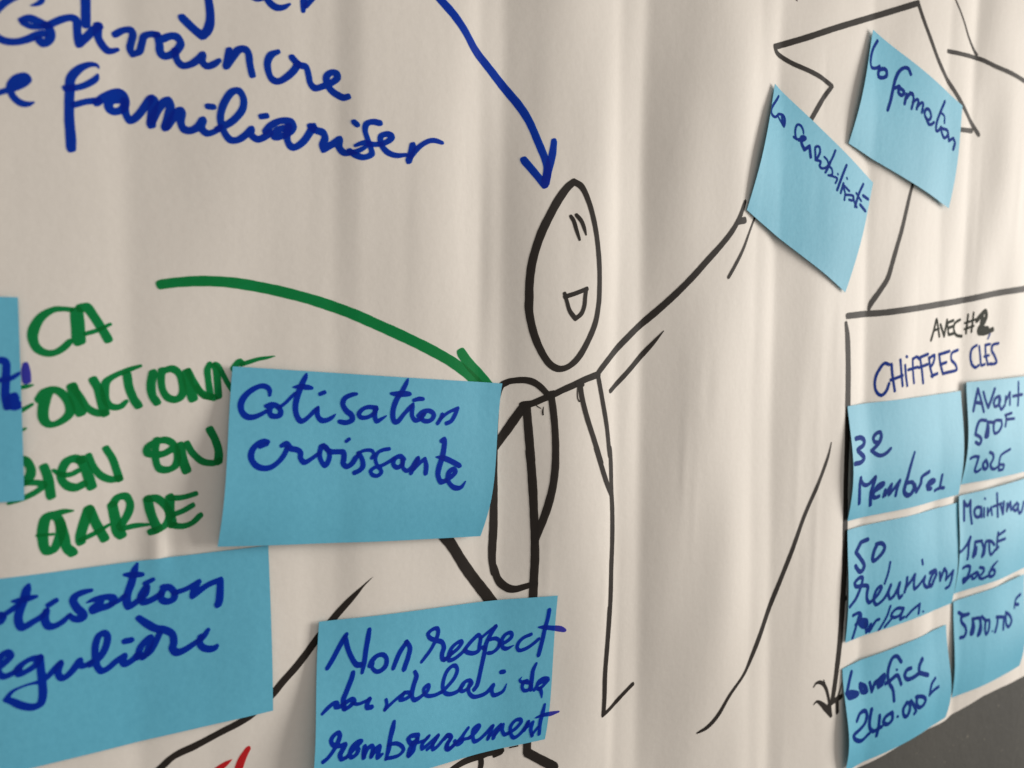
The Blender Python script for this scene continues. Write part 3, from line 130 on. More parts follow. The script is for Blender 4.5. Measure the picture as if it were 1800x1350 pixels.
   '-97.3,-119.9,2.2 -95.1,-117.2,2.4 -92.3,-113.1,2.4 -89.5,-108.9,2.3 -88,-106.9,1.9;-88.6,-108.4,2.6 -87.7,-112.9,2.6 -86,-117.6,2.6 -83.9,-121.1,2.6 -81.8,-121.7,2.6;-77.3,-106.8,2.1 -78,-110.4,2.5 -79.1,-115.3,2.5 -80.1,-120.6,2.5 -81.4,-125.2,1.7;-77.7,-123,2.3 -76.4,-121.1,2.6 -73.9,-119.4,2.4 -71,-119.5,2.2 -69.3,-121.5,2.3 -69.8,-124.7,2.5 -72.2,-126.3,2.5 -74.6,-126.2,2.1 -76.5,-124,1.9 -76,-122.2,1.7;-66.1,-126.8,2.2 -64.1,-123,2.5 -62.3,-120.1,2.5 -58.8,-116.4,2.3;-58.9,-116.3,2.6 -57.2,-119.3,2.6 -58.2,-123.3,2.6 -59.6,-126.3,2.6 -60.6,-128.5,2.6;-51.3,-127.3,1.7 -49.1,-125.4,2 -46.3,-122.9,2 -44,-120,2.1 -42.1,-116.5,2.3 -42.1,-113.8,2.2 -44.3,-113.3,2.1 -47.4,-114.9,2.1 -46.6,-117,2.3 -43.5,-118.9,2.4 -39.9,-120.6,2.5 -38.9,-123.4,2.6 -40,-126.3,2.6 -39.7,-128.8,2.4 -36.4,-128.7,2.2 -34.3,-126.7,2;-38.6,-129.4,2.2 -34.8,-127.5,2.2 -31,-125.7,2.2 -28.6,-123.4,2.2 -29.1,-122.6,2.2 -31.4,-122.9,2.2 -34.3,-124.5,2.2 -36.2,-127.2,2.2 -36.3,-130,2.2 -33.5,-130.2,2.2 -29.7,-128.8,2.2 -26.6,-127.1,2.2;-27.3,-127.3,2.3 -23.9,-124.5,2.3 -20.3,-122.2,2.3 -19.1,-121.7,2.3 -17.9,-123.3,2.3 -18.5,-126.9,2.3 -19.2,-129.5,2.3 -22.1,-130,2.3 -25.4,-128.9,2.3 -26.9,-127.7,2.3;-17.7,-123.6,1.8 -13.5,-121.3,1.8 -9.2,-119.2,1.8;-12.6,-125.2,2.1 -9.3,-125.3,2.1 -7.2,-127.1,2.1 -8,-130.1,2.1 -11.3,-131.9,2.1 -13.7,-131.7,2.1;-16.8,-128.3,2.3 -15.5,-129.1,2.3;-7.3,-128.8,2.2 -4.3,-128.3,2.2 -0.8,-126.5,2.2 -0.2,-124.5,2.2 -1.5,-123.7,2.2 -4.2,-124.6,2.2 -6,-127.2,2.2 -5.7,-130.1,2.2 -3.4,-131.5,2.2 0.7,-130.5,0.7;10.6,-126.6,2.1 6.3,-127.6,2.1 3.5,-129.6,2.1 2.6,-132,2.1 3.9,-133.6,2.1 7.7,-133.3,2.1 11.5,-131.8,2.1 15.1,-129.7,2.1;21.2,-115.7,2.5 20.4,-119.8,2.5 18.7,-125,2.5 17.3,-130.3,2.5 15.8,-135.1,2.5 14.8,-138,2.5;14.9,-123.6,0.9 17.8,-124.1,2.2 22.7,-125.3,2.5 27.7,-126.7,2.9 30.8,-128,1.9'),
  ('N3', 'writing', 'blue', 'words du delai de',
   '-9.2,-119.3,2.5 -11.6,-122.1,2.5 -14.5,-126.4,2.5 -16,-131.8,2.5 -17.6,-137.1,2.5 -19.2,-142.4,2.5 -20.6,-146.1,2.5 -22.3,-147.6,2.5;-85.6,-124.2,2.1 -86.3,-126.3,2.5 -87.8,-129.2,2.5 -89.5,-132.3,2.5 -90.8,-134.8,2.5 -90.7,-138.4,2.6;-100.8,-138.2,1.5 -98.2,-136.5,2.1 -95.4,-135.2,2.1 -93.7,-135.5,2.1 -94.6,-136.9,2.1 -92.5,-137.2,2.2 -90.2,-136.4,2.2 -87,-135.4,2.2 -85.8,-136.3,2.2 -87.6,-138,2.2 -90.3,-138.9,2.2;-86.4,-137.3,1.7 -84.1,-138.2,1.7 -80.9,-137.9,1.7 -78.4,-137.4,1.7;-78.5,-137.4,2.3 -79.6,-138.9,2.3 -80,-140.7,2.3 -77.7,-141.1,2.4;-70.4,-139.8,1.8 -70.2,-142.1,1.8 -71.3,-144,1.8;-71.3,-144.1,1.7 -68.1,-142.2,1.7 -64.2,-140.3,1.7 -60.9,-138.9,1.7;-55,-131,2.2 -54.3,-133.1,2.6 -55.8,-136.5,2.5 -57,-139.9,2.4 -57,-142.2,2.3 -55.7,-143.6,2.4 -53,-143.2,2.2 -50.5,-142,1.9;-60.9,-138.9,1.9 -62.5,-140.7,1.9 -63.4,-141.6,1.9 -60.8,-141.9,1.9 -58.2,-141.1,2 -58.5,-139.6,2 -60.7,-139,1.9;-50.3,-142.4,2 -48.5,-141,2 -47.8,-139,2 -48.8,-138.7,2 -50.7,-140,2 -50.3,-142.4,2 -48.2,-143.8,2 -44.5,-144.3,2 -40.3,-143.7,2;-40.9,-143.9,2.2 -37.3,-142,2.2 -33.4,-139.1,2.2 -31.7,-136,2.2 -32.5,-133.7,2.2 -34.6,-133.3,2.2 -37.5,-135,2.2 -39.5,-138.3,2.2 -40.3,-142,2.2 -39.3,-144.6,2.2 -36.5,-146.1,2.2 -32.3,-146.1,2.2 -30.1,-145,2.2;-30.8,-145.3,2 -28.3,-142.9,2 -24.9,-142.5,2.1 -23.5,-144.1,2.1 -25,-145.6,2.1 -28.5,-146.8,2 -30.3,-145.8,2 -28.3,-143.6,2;-24.4,-143.8,2.2 -25.6,-146.3,2.2 -25.2,-148.7,2.2 -22.8,-151,2.2 -19,-151.5,2.2 -15.2,-150.8,2.3 -11.3,-148,2.3|-12.3,-150.2,2.3 -11.4,-152.9,2.3 -8.7,-153.1,2.3 -5.8,-152.1,1.9 -3.7,-148.9,0.6;-6.7,-142.5,2.4 -5,-142.7,2.4;13.5,-141.9,1.5 11.5,-145.1,2.4 10.7,-149.1,2.6 10.1,-152.4,2.7 10.2,-154.6,2.5;5.1,-147,0.4 3.6,-148.6,1.4 4.9,-149.7,1.9 7.8,-149.7,2.1;9.2,-150.9,2.1 5.9,-150.3,2.1 5,-152.6,2.1 6.3,-154.4,2.1 9.1,-154.3,2.1 10.2,-152,2.1;12,-155.3,1.9 14.5,-152.8,1.9 19.6,-151.5,1.9 20.3,-151,1.9 17.4,-150.3,1.9 14.5,-151.6,1.9 13.6,-154.3,1.9 14.9,-155.5,1.9 17.9,-153.7,1.9 20.5,-151.8,1.9;15.4,-155.1,2.4 16.1,-157.4,2.2 16.4,-160.3,0.7'),
  ('N3', 'writing', 'blue', 'word remboursement',
   '-101.2,-158.4,2.4 -99.3,-157.5,2.1 -96.6,-155,2.1 -94.5,-152.1,2.3 -93.3,-149.2,2.2 -94,-147.8,1.9 -96.3,-148.7,2.2 -97.5,-150.5,2.2 -96.5,-152.6,2.2 -93.4,-153.8,2.2 -91,-153.8,2.2 -92.3,-155.9,2.5 -93.5,-157.8,2.5 -92.8,-159.9,2.2 -90.5,-159.8,2;-90.5,-159.8,2.1 -87.4,-157.4,2.1 -84.2,-155.3,2.1 -83.4,-154.5,2.1 -85.3,-154.3,2.1 -87.7,-155.8,2.1 -88.9,-158.4,2.1 -88.2,-160.5,2.1 -85.8,-159.7,2.1 -84.8,-157.7,2.1;-81.8,-157.3,2.3 -82.3,-159.6,2.3 -82.3,-162.3,2.4;-82.3,-161.5,2.3 -80.7,-158.9,2.4 -78.6,-158.1,2.4 -77.8,-159.4,2.4 -78.6,-163,2.4;-78.3,-162.3,2.4 -76.2,-160,2.4 -74.6,-159.5,2.4 -75,-161.8,2.4 -75.4,-164.4,2.4 -73.1,-163.5,1.5;-66.9,-150.5,1.9 -67.8,-153.4,2.7 -69.1,-157.5,2.5 -70,-162.2,2.6 -71.4,-166.6,1.5;-70,-160.1,2 -66.2,-160.6,2 -63.3,-162.7,2 -62.4,-164.9,2 -64.6,-166.6,2 -67.9,-166.7,2 -70.8,-166.2,2;-54.8,-160,2.4 -58.5,-159.5,2.4 -59.8,-160.6,2.4 -58.1,-163.1,2.4 -55.5,-162.3,2.4 -54.6,-160.2,2.4;-57.3,-162.9,2.4 -59,-165.5,2.4 -59.8,-168.1,2.4;-55.1,-162,2.4 -56.8,-165,2.4 -57.3,-166.9,2.4 -59.4,-168.6,2.4;-54.6,-163.7,1.7 -51.1,-163.6,1.7 -48.6,-162.3,1.7;-49.2,-162.7,2.1 -52.4,-165.2,2.1 -52.4,-167.3,2.1 -50.2,-166.7,2.1 -46.6,-165.1,2.1 -43.6,-163.6,2.1|-46.5,-167.1,2.1 -46.5,-169.5,2.1 -44.2,-169,2.1 -41,-166.8,2.1 -38.4,-165,2.1;-38.4,-165.2,2.3 -36.3,-167,2.3 -38.6,-169.6,2.3 -39,-171.5,2.3 -37.1,-172.5,2.3 -34.1,-170.9,2.3;-49.6,-168.5,2 -46.9,-167.3,2 -43.6,-163.8,2;-39.9,-166.4,2.3 -38,-165.3,2.3 -36.1,-166.8,2.3 -38,-169.4,2.3 -38.4,-171.7,2.3 -36,-172.1,2.3 -32.7,-170.3,2.3;-32.7,-170.5,1.9 -29.4,-168.1,1.9 -26.2,-165.4,1.9|-29.4,-168.5,2.2 -29.8,-171.2,2.2 -32.2,-171.7,2.2 -34.1,-169.5,2.2;-31.3,-169.9,1.8 -26.9,-170.5,1.8 -24.9,-170.7,1.8;-25.5,-170.5,2.3 -22.1,-169.1,2.3 -19.6,-166.5,2.3 -20.7,-165.8,2.3 -23.1,-167.1,2.3 -23.5,-170.3,2.3 -22.5,-173.2,2.3 -20.1,-173.4,2.3 -16.3,-171.5,2.3 -12.3,-168.6,2.4;-11.8,-168.3,2.1 -13.4,-171.5,2.1 -14.5,-174.4,2.1;-14.3,-173.8,1.9 -10.6,-171,1.9 -7.2,-168.8,1.9|-10.1,-171.5,2.3 -11.3,-174.8,2.3;-10.5,-173.5,1.9 -5.8,-169.1,1.9|-6.3,-172.1,2.2 -4.7,-174.7,2.2 -2.4,-174.4,2.2;-2.6,-174.5,2.2 1.3,-173.1,2.2 4.5,-170.3,2.2 4,-168.8,2.2 1.1,-168.7,2.2 -1.6,-171.5,2.2 -0.9,-176,2.2 1.1,-177.8,2.2 4.4,-176.4,2.2 7.1,-173.6,2.2 8.8,-171.1,2.2;8.7,-171.3,2.1 6.6,-175.3,2.1;7.1,-174.5,1.9 11.6,-171.9,1.9|10.5,-175.7,2.3 11.5,-179.4,2.3;18.3,-164.1,1.6 17.1,-168.5,2.5 15.9,-173.5,2.4 15.8,-179.6,2.2;11.4,-178.9,1.8 14.8,-175.5,1.8;13.2,-170,1.1 17.6,-169.6,2.1 22.1,-170,2.4 26.9,-170,1.1'),
  ('N12', 'writing', 'blue', '',
   '-217.3,15.5,2.6 -214.7,15.9,2.6 -213.4,15.2,2.6 -213.3,12.8,2.6 -213.7,7.6,2.6 -213.9,3.3,2.6 -213.5,-0.2,2.6;-217.5,9,2 -212.7,9.4,2 -209.2,11.5,1.3;-213.2,-0.2,2.5 -211.1,1.9,2.5 -211.2,3.6,2.5 -212.5,3,2.5 -212.9,1.1,2.5 -211.1,-0.4,2.5 -209,0.7,2.5'),
  ('N6', 'writing', 'navy', 'number 32',
   '265,-44,2.3 271.2,-43.9,2.3 275.3,-46.2,2.3 273.6,-49.1,2.3 266.6,-51.5,2.3 270.3,-54.3,2.3 274.4,-57.2,2.3 271.2,-59.9,2.3 263,-60.3,2.3;291.7,-48.5,2 286.8,-47.7,1.9 285.9,-45.1,1.9 289.2,-42.3,2 293.2,-41.9,2 294.2,-44.5,2 292.1,-48.4,2 287.6,-51.5,2 283.4,-53.4,1.9|289.2,-56.5,2 294,-57.5,2 299.6,-56.1,2 304.1,-53.4,1.6'),
  ('N6', 'writing', 'navy', 'word Membres',
   '271.2,-70.8,2.3 270.6,-75.6,2.3 273.5,-88.1,2.4;270.9,-72,2 275.9,-75.7,2 281.7,-76.1,2.1 288.7,-71.8,2.1;288.6,-72.4,2.3 287,-77.4,2.3 285.6,-82.6,2.3 287,-90.8,2.3;286.4,-82.6,2.1 293.9,-80.2,2.1 297.6,-78.4,2.1 298.2,-76.9,2.1 293.4,-77.5,2.1 289.9,-80.3,2.1 288.4,-84.4,2.1 290.4,-86.3,2.1 294.7,-85.8,2.1;300.8,-81.9,1.9 299.8,-86.4,1.9;301.4,-85.7,1.9 304.6,-81.2,1.9 307,-78.5,1.9|305.5,-85.6,1.9;306.2,-85.1,1.9 311.8,-80.3,1.9 315.8,-76.6,1.9|313.7,-81.5,1.9 312.9,-86.9,1.9;331.1,-57.9,1.3 327.1,-66.6,1.9 324.5,-74.4,2.1 322.4,-80.7,2.3 321.9,-85,2.5 325.9,-88.1,2.5 330.2,-87.5,2.5 333.1,-83.4,2.4 330.5,-79.3,2.1 324.7,-79,2.1;333.6,-81.3,2.2 336.7,-86.6,2.2|341.2,-81,2.2 341.9,-76.6,2.2 351.1,-73.7,2.2;350,-83.6,2.2 357.3,-82.7,2.2 360.5,-81.4,2.2 355.7,-80.3,2.2 350.8,-82.6,2.2 351.7,-86,2.2 356.7,-86.7,2.2;370.2,-78,1.9 369.7,-82.9,1.9 369.3,-87,1.9;362.8,-88.7,1.9 369.4,-87.6,1.9 374.7,-88.1,1.9'),
  ('N7', 'writing', 'navy', 'number 50',
   '299.2,-119.8,2.1 296,-123.6,2.1 293.9,-129.6,2.1 295.3,-131.1,2.1 300.8,-128.9,2.1 305.7,-125.3,2.1 306.5,-122.3,2.1 303.2,-119.8,2.1 298,-119.8,2.1'),
  ('N7', 'writing', 'navy', 'word réunions',
   '288.9,-115.5,2.3 281.4,-116.5,2.3|275.5,-122.4,2.3|281.2,-127.8,2.3 285,-132.5,2.3 283,-135.9,2.3 279.3,-135.9,2.3 274.9,-131.7,2.3;312.7,-134.2,1.4 310.7,-141.4,1.4 307.1,-148.6,1.4;269.1,-158,2 275.3,-154.2,2 279.6,-149.3,2 282.4,-144.6,2 283.2,-141,2 279.3,-140.3,2 273.8,-143,2 275.8,-145.6,2 283.1,-146.3,2 289.4,-147.9,2 288.7,-152,2 289,-156.8,2 291.7,-159.5,2 295.6,-158.4,2;295.6,-158.4,1.8 300.9,-155,1.8 304,-150.6,1.8 302.1,-149.8,1.8 298.3,-152.4,1.8 296.3,-158,1.8 299.2,-162.3,1.8 305.4,-160.5,1.8 309.9,-156.9,1.8 314,-150.5,1.8|311.9,-155.6,1.8 313.6,-160.3,1.8 317.6,-159.2,1.9 321.4,-154.9,1.9 323.8,-150.6,1.9|322.4,-156.7,1.9 324.7,-161.6,1.9 327.3,-160.2,1.9;332.3,-148.1,1.9 331.7,-153.2,1.9 330.1,-158.2,1.9;331,-155.3,1.9 337,-151.3,1.9 341.5,-147.3,1.9|340.8,-152.5,1.9 341.9,-157.8,1.9 346,-156.7,1.9 352.5,-152.8,1.9 354.8,-151,1.9|353.8,-155.8,1.9 358.3,-159.5,1.9 364.4,-158.8,1.9;350.4,-138.3,1.8 351.3,-141.2,1.8;361.3,-149.2,2.1 368.5,-148.7,2.2 370.1,-151.8,2.2 367.2,-155.8,2.2 364.5,-159.5,2.2 361.1,-157.6,2.1 363.6,-152.4,2.1 367.7,-149.1,2.2;374.8,-151.4,1.8 376.1,-157.5,1.8;376.4,-156.2,1.8 380.6,-149.1,1.8|383.8,-152.8,1.8 383.6,-158.1,1.8;384.5,-157.5,1.8 392.4,-152.7,1.9|391,-159.8,1.9 388.9,-164.1,1.9 384.9,-164.8,1.9;273.6,-165.1,1.8 280.1,-164.7,1.8 283.3,-167,1.8 282.7,-170.1,1.8 277.6,-172.3,1.8;330.3,-170.2,1.8 323.1,-168.9,1.8 318.2,-170.9,1.7 316.9,-173.4,1.7 321.4,-175.3,1.8 327.4,-174.2,1.8 330.6,-170.5,1.8|328.4,-174.9,1.8 327.9,-177.8,1.8 331.9,-177.1,1.8;335.1,-177.3,1.8 341.9,-173.5,1.8 350.5,-170.6,1.8|350.4,-175.6,1.8 350.3,-177.6,1.8'),
  ('N7', 'writing', 'navy', 'words Par/an.',
   '280.5,-167.4,1.8 278.1,-175,1.8 275.7,-181.5,1.8;282.8,-170.6,2.5 290.1,-172.6,2.6 290.6,-176,2.6 286.3,-175.2,2.6 282.1,-172.1,2.5;289.5,-174.2,1.7 291.4,-180.8,1.7|295.3,-175.7,1.7|294.5,-180.6,1.7;295.2,-180.1,1.7 300.6,-174,1.7 303.8,-173.6,1.7;315,-165.9,1.5 311.8,-173.1,1.5 303,-183.4,1.5;310.8,-180.2,1.6 317.2,-175.7,1.6;355.8,-177.3,1.1 356.9,-177.6,1.1'),
  ('N8', 'writing', 'navy', 'word benefice',
   '277.5,-206.1,2.2 274.4,-212.5,2.2 271.6,-219.5,2.2 273.9,-222.6,2.2 281.5,-223.3,2.3 284.3,-222.7,2.3 277.5,-219.9,2.2 270.6,-218.8,2.2;287.5,-216.9,2.4 293.3,-220.1,2.4 294.2,-223.3,2.4 289.2,-222.3,2.4 287.2,-218.7,2.4;298,-217.9,1.9 299.6,-224.5,1.9;300.4,-223.4,1.9 303.4,-219,1.9 306.2,-218,1.9;305.2,-219.3,2.7 312.9,-215.9,2.7 311.8,-219.4,2.7 306.9,-222.3,2.7 310.2,-221.6,2.7;332.6,-210.1,2.1 327.9,-205.3,2.1 322.9,-205.2,2.1 318.9,-210.2,2.1 317,-216.7,2.1 318.4,-222.6,2.1 322,-227.7,2.1 323,-235.8,2.1;314.5,-221.9,2.2 320.5,-220.5,2.2 326.6,-218.7,2.2 328.8,-219.7,2.2 331.7,-225.9,2.2;327.1,-214.7,1.3 327.7,-214.9,1.3;343.8,-217,2.2 339,-217.4,2.2 336.2,-220.6,2.2 338.6,-223.8,2.2 344.8,-224.3,2.2 353.1,-222.8,2.3;358.1,-213.7,2.7 354.4,-217.4,2.3 353.8,-221.8,2.3 358.2,-224.1,2.3 365,-226.6,2.3;375,-231.4,1.9 369.7,-234.6,1.9 366.6,-241.8,1.9;367.1,-241.3,1.8 373.4,-239.6,1.8 379,-238.8,1.8'),
  ('N8', 'writing', 'navy', 'number 240.000F',
   '281.3,-240.1,2.1 285.5,-236.3,2.1 292,-236.3,2.1 293.4,-240.2,2.1 290.5,-245,2.1 282.6,-247.6,2.1 276.6,-248.9,2.1 279.4,-252.7,2.1 287.8,-255.9,2.1 296.3,-253.1,2.1;298.7,-236.6,2.1 296.4,-243.3,2.1 296.5,-249,2.1 300.4,-252.5,2.1 306,-251.8,2.1 309.3,-251.3,2.1;306.9,-242.8,2.1 305.9,-249.9,2.1 304.2,-256.6,2.1;320.2,-243.5,2.1 313.3,-245.2,2.1 311,-248.5,2.1 315.5,-251,2.1 320.6,-248.9,2.1 320.9,-244.3,2.1;326.6,-248,1.4 327.4,-248.3,1.4;337.7,-240.5,2.1 333.5,-244.2,2.1 334.2,-249,2.1 338,-250.6,2.1 341.1,-246.6,2.1 340.8,-242,2.1 337.2,-240.4,2.1;342.4,-240.4,2.1 346.2,-244.6,2.1 348.9,-249.3,2.1 347.2,-250.9,2.1;350.5,-238.9,2.1 349.4,-243.4,2.1 353,-247.7,2.1 358.8,-247,2.2 361.2,-243.7,2.2 356.2,-240.3,2.1 348.9,-239,2.1'),
  ('N9', 'writing', 'navy', 'word Avant',
   '407.5,-33.1,1.8 410.9,-25.2,1.8 414.6,-16.8,1.8|417.4,-23.9,1.8 420.8,-34.1,1.8;412.7,-27.1,1.9 419,-27.8,1.9;421.5,-19.7,1.8 423.7,-25.6,1.8 426.6,-31.4,1.8|430.9,-25.9,1.8 436.4,-17.3,1.8;442.2,-23.3,1.8 437.1,-24.6,1.8 434.5,-28,1.8 435.4,-30.8,1.8 440.3,-30.1,1.8 443.5,-26.4,1.8 442.8,-23.7,1.8 441.8,-28.3,1.8 444.5,-33.5,1.8 449.9,-30.6,1.8;451.6,-24,1.6 450.7,-29.1,1.6;451.1,-27.9,1.6 457.9,-21,1.7|457.7,-30.4,1.7;470.9,-13.5,1.7 471,-23.7,1.7 470.1,-31.7,1.7;462.7,-24.2,1.8 477.1,-23.4,1.8'),
  ('N9', 'writing', 'navy', 'number 500F',
   '423.5,-40.9,1.9 415.6,-40.7,1.9 411.5,-45.2,1.9 409.4,-50.7,1.9|414.2,-52.4,1.9 417.5,-54.9,1.9 415.4,-58.4,1.9 410.4,-56.6,1.9;425.7,-42.1,1.8 424.7,-46.7,1.8 422.5,-52.7,1.8 422.5,-53.4,1.8 425.6,-53.1,1.9 426.6,-48.1,1.9 426.3,-45.2,1.9 425.9,-42.6,1.8 433.1,-42.9,1.9;444.7,-42,1.8 435.6,-41.9,1.8 433.3,-46.4,1.8 434.9,-51.2,1.8 440.7,-50.3,1.8 445.2,-45.9,1.8 444.5,-42,1.8;451.4,-38.3,1.7 452,-42.4,1.7 450.7,-46.8,1.7;450.5,-38.4,1.7 460.2,-37.2,1.7;452,-41.7,1.7 464.2,-41.7,1.7'),
  ('N9', 'writing', 'navy', 'year 2025',
   '405.7,-68.6,1.8 410.4,-67.5,1.8 416.1,-68.1,1.8|415.1,-72.9,1.8 414.1,-78.4,1.8 417.2,-79.9,1.8 420.9,-78.4,1.8;426.3,-71.4,1.9 423.6,-73.6,1.9 423.9,-76.7,1.9 427.7,-78.7,1.9 429.7,-76.4,2 427.2,-72.3,1.9;430.2,-65.6,1.8 434.9,-67.7,1.8 435.8,-71.3,1.8 433.3,-75.1,1.8 435.6,-78.6,1.8 440.1,-79.5,1.8 444.3,-78,1.8;460,-65.6,1.8 450.6,-67.8,1.7 446.4,-69.8,1.7 445.3,-74.5,1.7 446.3,-81,1.7|452.2,-80.8,1.7 453.1,-77.6,1.7 447,-76.7,1.7'),
  ('N10', 'writing', 'navy', 'word Maintenan',
   '406.2,-101.7,1.8 405.8,-116.2,1.8;406.5,-102.7,1.8 410.3,-105.8,1.8 414.2,-102.7,1.8;414.2,-102.1,1.8 414.1,-110.7,1.8 415.5,-119.5,1.8;427.4,-108.5,1.8 421.6,-108,1.8 419,-110.5,1.8 420.2,-114.5,1.8 425.2,-115.4,1.8 427.4,-111.7,1.8 427.4,-108.6,1.8 427.9,-115.8,1.8;431.2,-109.5,1.5 431.2,-116.2,1.5;432.4,-102.1,1.5 432.7,-102.5,1.5;435.9,-110,1.5 435.8,-115.5,1.5;435.8,-114.3,1.5 440.8,-109.8,1.5|441.8,-115.8,1.5;449.3,-100,1.8 449.7,-108.6,1.8 449.9,-118,1.8;443.9,-109.6,1.6 455.7,-108.3,1.6;454.5,-109.9,2 457.4,-116.6,2|459.3,-107.8,2;464.4,-109.6,1.9 463.5,-115.1,1.9;463.5,-114.3,1.9 469.3,-108.9,1.9|469.9,-115,1.9;479.9,-110.6,1.9 473,-114,1.9 477.9,-116.6,1.9 482.4,-112.2,1.9 481.5,-113.7,1.9 483.1,-118.9,1.9 487.2,-118.5,1.9 491.3,-111.4,1.9'),
  ('N10', 'writing', 'navy', 'number 1000F',
   '397.2,-139.3,1.8 403.1,-138.6,1.8 409.8,-134.5,1.8 413.7,-129.7,1.8|411.8,-135.5,1.8 411.3,-144.8,1.8 410.8,-146.3,1.8;428.2,-134.4,1.8 420,-134.2,1.8|419.1,-139.6,1.8 417.7,-145.3,1.8 418.4,-145.7,1.8 420.9,-143.5,1.8 421.6,-138.7,1.8;427.9,-134.4,1.8 430.9,-141,1.8 429.5,-146.8,1.8 429.7,-146.8,1.8 432,-145,1.8 433.8,-135.9,1.8 440.6,-136.3,1.8 445.2,-139.5,1.8;437.9,-136.8,1.8 439.1,-144.1,1.8 441.4,-146.9,1.8 446.6,-143.9,1.8 450.8,-142.2,1.9;450.4,-130.6,1.7 449,-137,1.7 448.9,-143.6,1.7;449.6,-133.1,1.7 460.4,-130.3,1.7;449.7,-137.6,1.7 460.6,-136.8,1.7'),
  ('N10', 'writing', 'navy', 'year 2026',
   '406.3,-152.7,1.9 411.7,-151.8,1.9 415.3,-153.5,1.9 414.4,-159,1.9 411.3,-161.9,1.9 408.7,-161.6,1.9 409.8,-164.9,1.9 414,-162.6,1.9 418,-160.3,1.9;424.5,-158.4,1.8 419.7,-160.2,1.8 420.4,-163.2,1.8 424,-162.9,1.8 426,-159.4,1.8 429.3,-163.6,1.8 433.4,-165,1.8 439.9,-163.7,1.8;428.1,-155.2,1.8 433.1,-156.8,1.8 433.5,-159.2,1.8 431,-161.4,1.8;451,-153.4,1.2 445.5,-156.5,1.9 442.2,-160.5,1.9 441.4,-163.2,1.9 443.7,-164.9,1.9 448.3,-163.8,1.9 448.6,-161,1.9 444.6,-159.2,1.9 441.4,-161.2,1.8'),
  ('N11', 'writing', 'navy', '',
   '408.7,-188.6,2 414.9,-191.5,2 421.6,-191.8,2|412.4,-192.7,2|412.5,-196.2,2 417.6,-201.4,2 418.4,-205.5,2 416.3,-208.4,2 411.1,-208.5,2;427.1,-196.3,1.9 426.6,-202.5,1.9 424.5,-207.8,1.9 426.9,-208.2,1.9 428.7,-203.3,1.9 427.1,-197.5,1.9;426.5,-196.6,1.9 436.3,-197.8,1.9 436.4,-204.6,1.9 433.7,-210.6,1.9 436.4,-209.5,1.9 437.8,-204.8,1.9 436.3,-199,1.9;438.5,-196.5,1.8 443.6,-200.3,1.8 448.4,-201,1.8;443.6,-200.6,1.8 443,-207.7,1.8 444.5,-211.7,1.8 447.8,-209.1,1.8 449.2,-202.8,1.8;452.8,-210.7,1 453.4,-210.9,1;461.3,-200.9,1.9 460.4,-206.5,1.9 457.2,-212.2,1.9;459.4,-200.6,1.9 471.1,-202.8,1.9|470,-212.5,1.9;474.3,-199.7,1.9 480.1,-202.9,1.9 483.3,-208,1.9 478.9,-212.2,1.9 474.9,-209.3,1.9 474.1,-201.3,1.9;498.1,-189.4,2.1 491.1,-192.1,1.7 488.3,-198.8,1.4;489.5,-196,1.9 494.6,-196.9,2'),
  ('N4', 'writing', 'blue2', '',
   '179.1,163,1 176.8,160.4,1.3 173,156.7,1.3 170.9,154,1.3 170.9,151.8,1.3 172.9,150.4,1.3 175.7,150.4,1.3 178.8,152.6,1.3|182.8,152.5,1.3 184.6,150.9,1.3 184.6,148.1,1.3 184,145.7,0.7;178.4,150.7,1 180.5,148.8,1 183.6,146,1;182.1,151,1.7 182.9,147.6,1.7;201.7,144,0.8 201.2,146.5,1.2 199,148.7,1.2 196.2,148.8,1.2 194.5,146.5,1.2 194.1,143.8,1.2 194.8,141,1.2 195.9,140.1,1.2 192.7,141.2,1.2;197.5,140.1,1.8 201.5,140.4,1.8 203.3,141.8,1.8 199.9,141.9,1.8 199.9,138.3,1.8 202.5,134.8,1.8|207.2,137.5,1.8|208.3,131.2,1.8;212.9,129.8,1.3 212.7,133.6,1.3 212.7,137.2,1.3 214.5,138.3,1.3 216.8,137.8,1.3 217.2,135.1,1.3 215.1,131.8,1.3 213.3,130,1.3 217.9,129.4,1.3 216.8,126.7,1.3 219.1,125.5,1.3 223.6,126.7,1.3 226.5,129.5,1.3 229.8,133.5,1.3 232.5,137.9,1.3;227.1,129.6,1.4 224.8,126.4,1.4 222.4,123.3,1.3;221.3,132.7,1.1 224.2,131,1.1 225.7,128,1.1 228.9,125.8,1.1 229,122.9,1.1 225.1,121.9,1.1|230.6,121.6,1.1 234.2,120.8,1.1 232.3,117.8,1.1;234.7,123.8,1 235,123.3,1;244.1,130.2,1.5 239.1,122.5,1.5 234.1,113.8,1.5;244.3,122.3,1.1 244.7,121.6,1.1;240.6,118.5,1.3 237.7,112.3,1.3;241,117.2,1.2 247,114.3,1.2;240.3,116.4,1.2 242.3,112.6,1.2 241.6,108.3,1.2;242.8,111.7,1.3 251.3,111.6,1.3 250.8,108.9,1.3 246.7,108.9,1.3;251.3,111.4,1.3 252.6,108,1.3 255.4,104.9,1.3;263.4,120.4,1.5 258.2,114.1,1.5 253.3,105.1,1.5;254.8,113.8,1.2 260.6,109.3,1.2;262.8,113,1.6 269,111.3,1.6;259.4,106.9,1.6 265.4,103.4,1.6'),
  ('N5', 'writing', 'blue2', '',
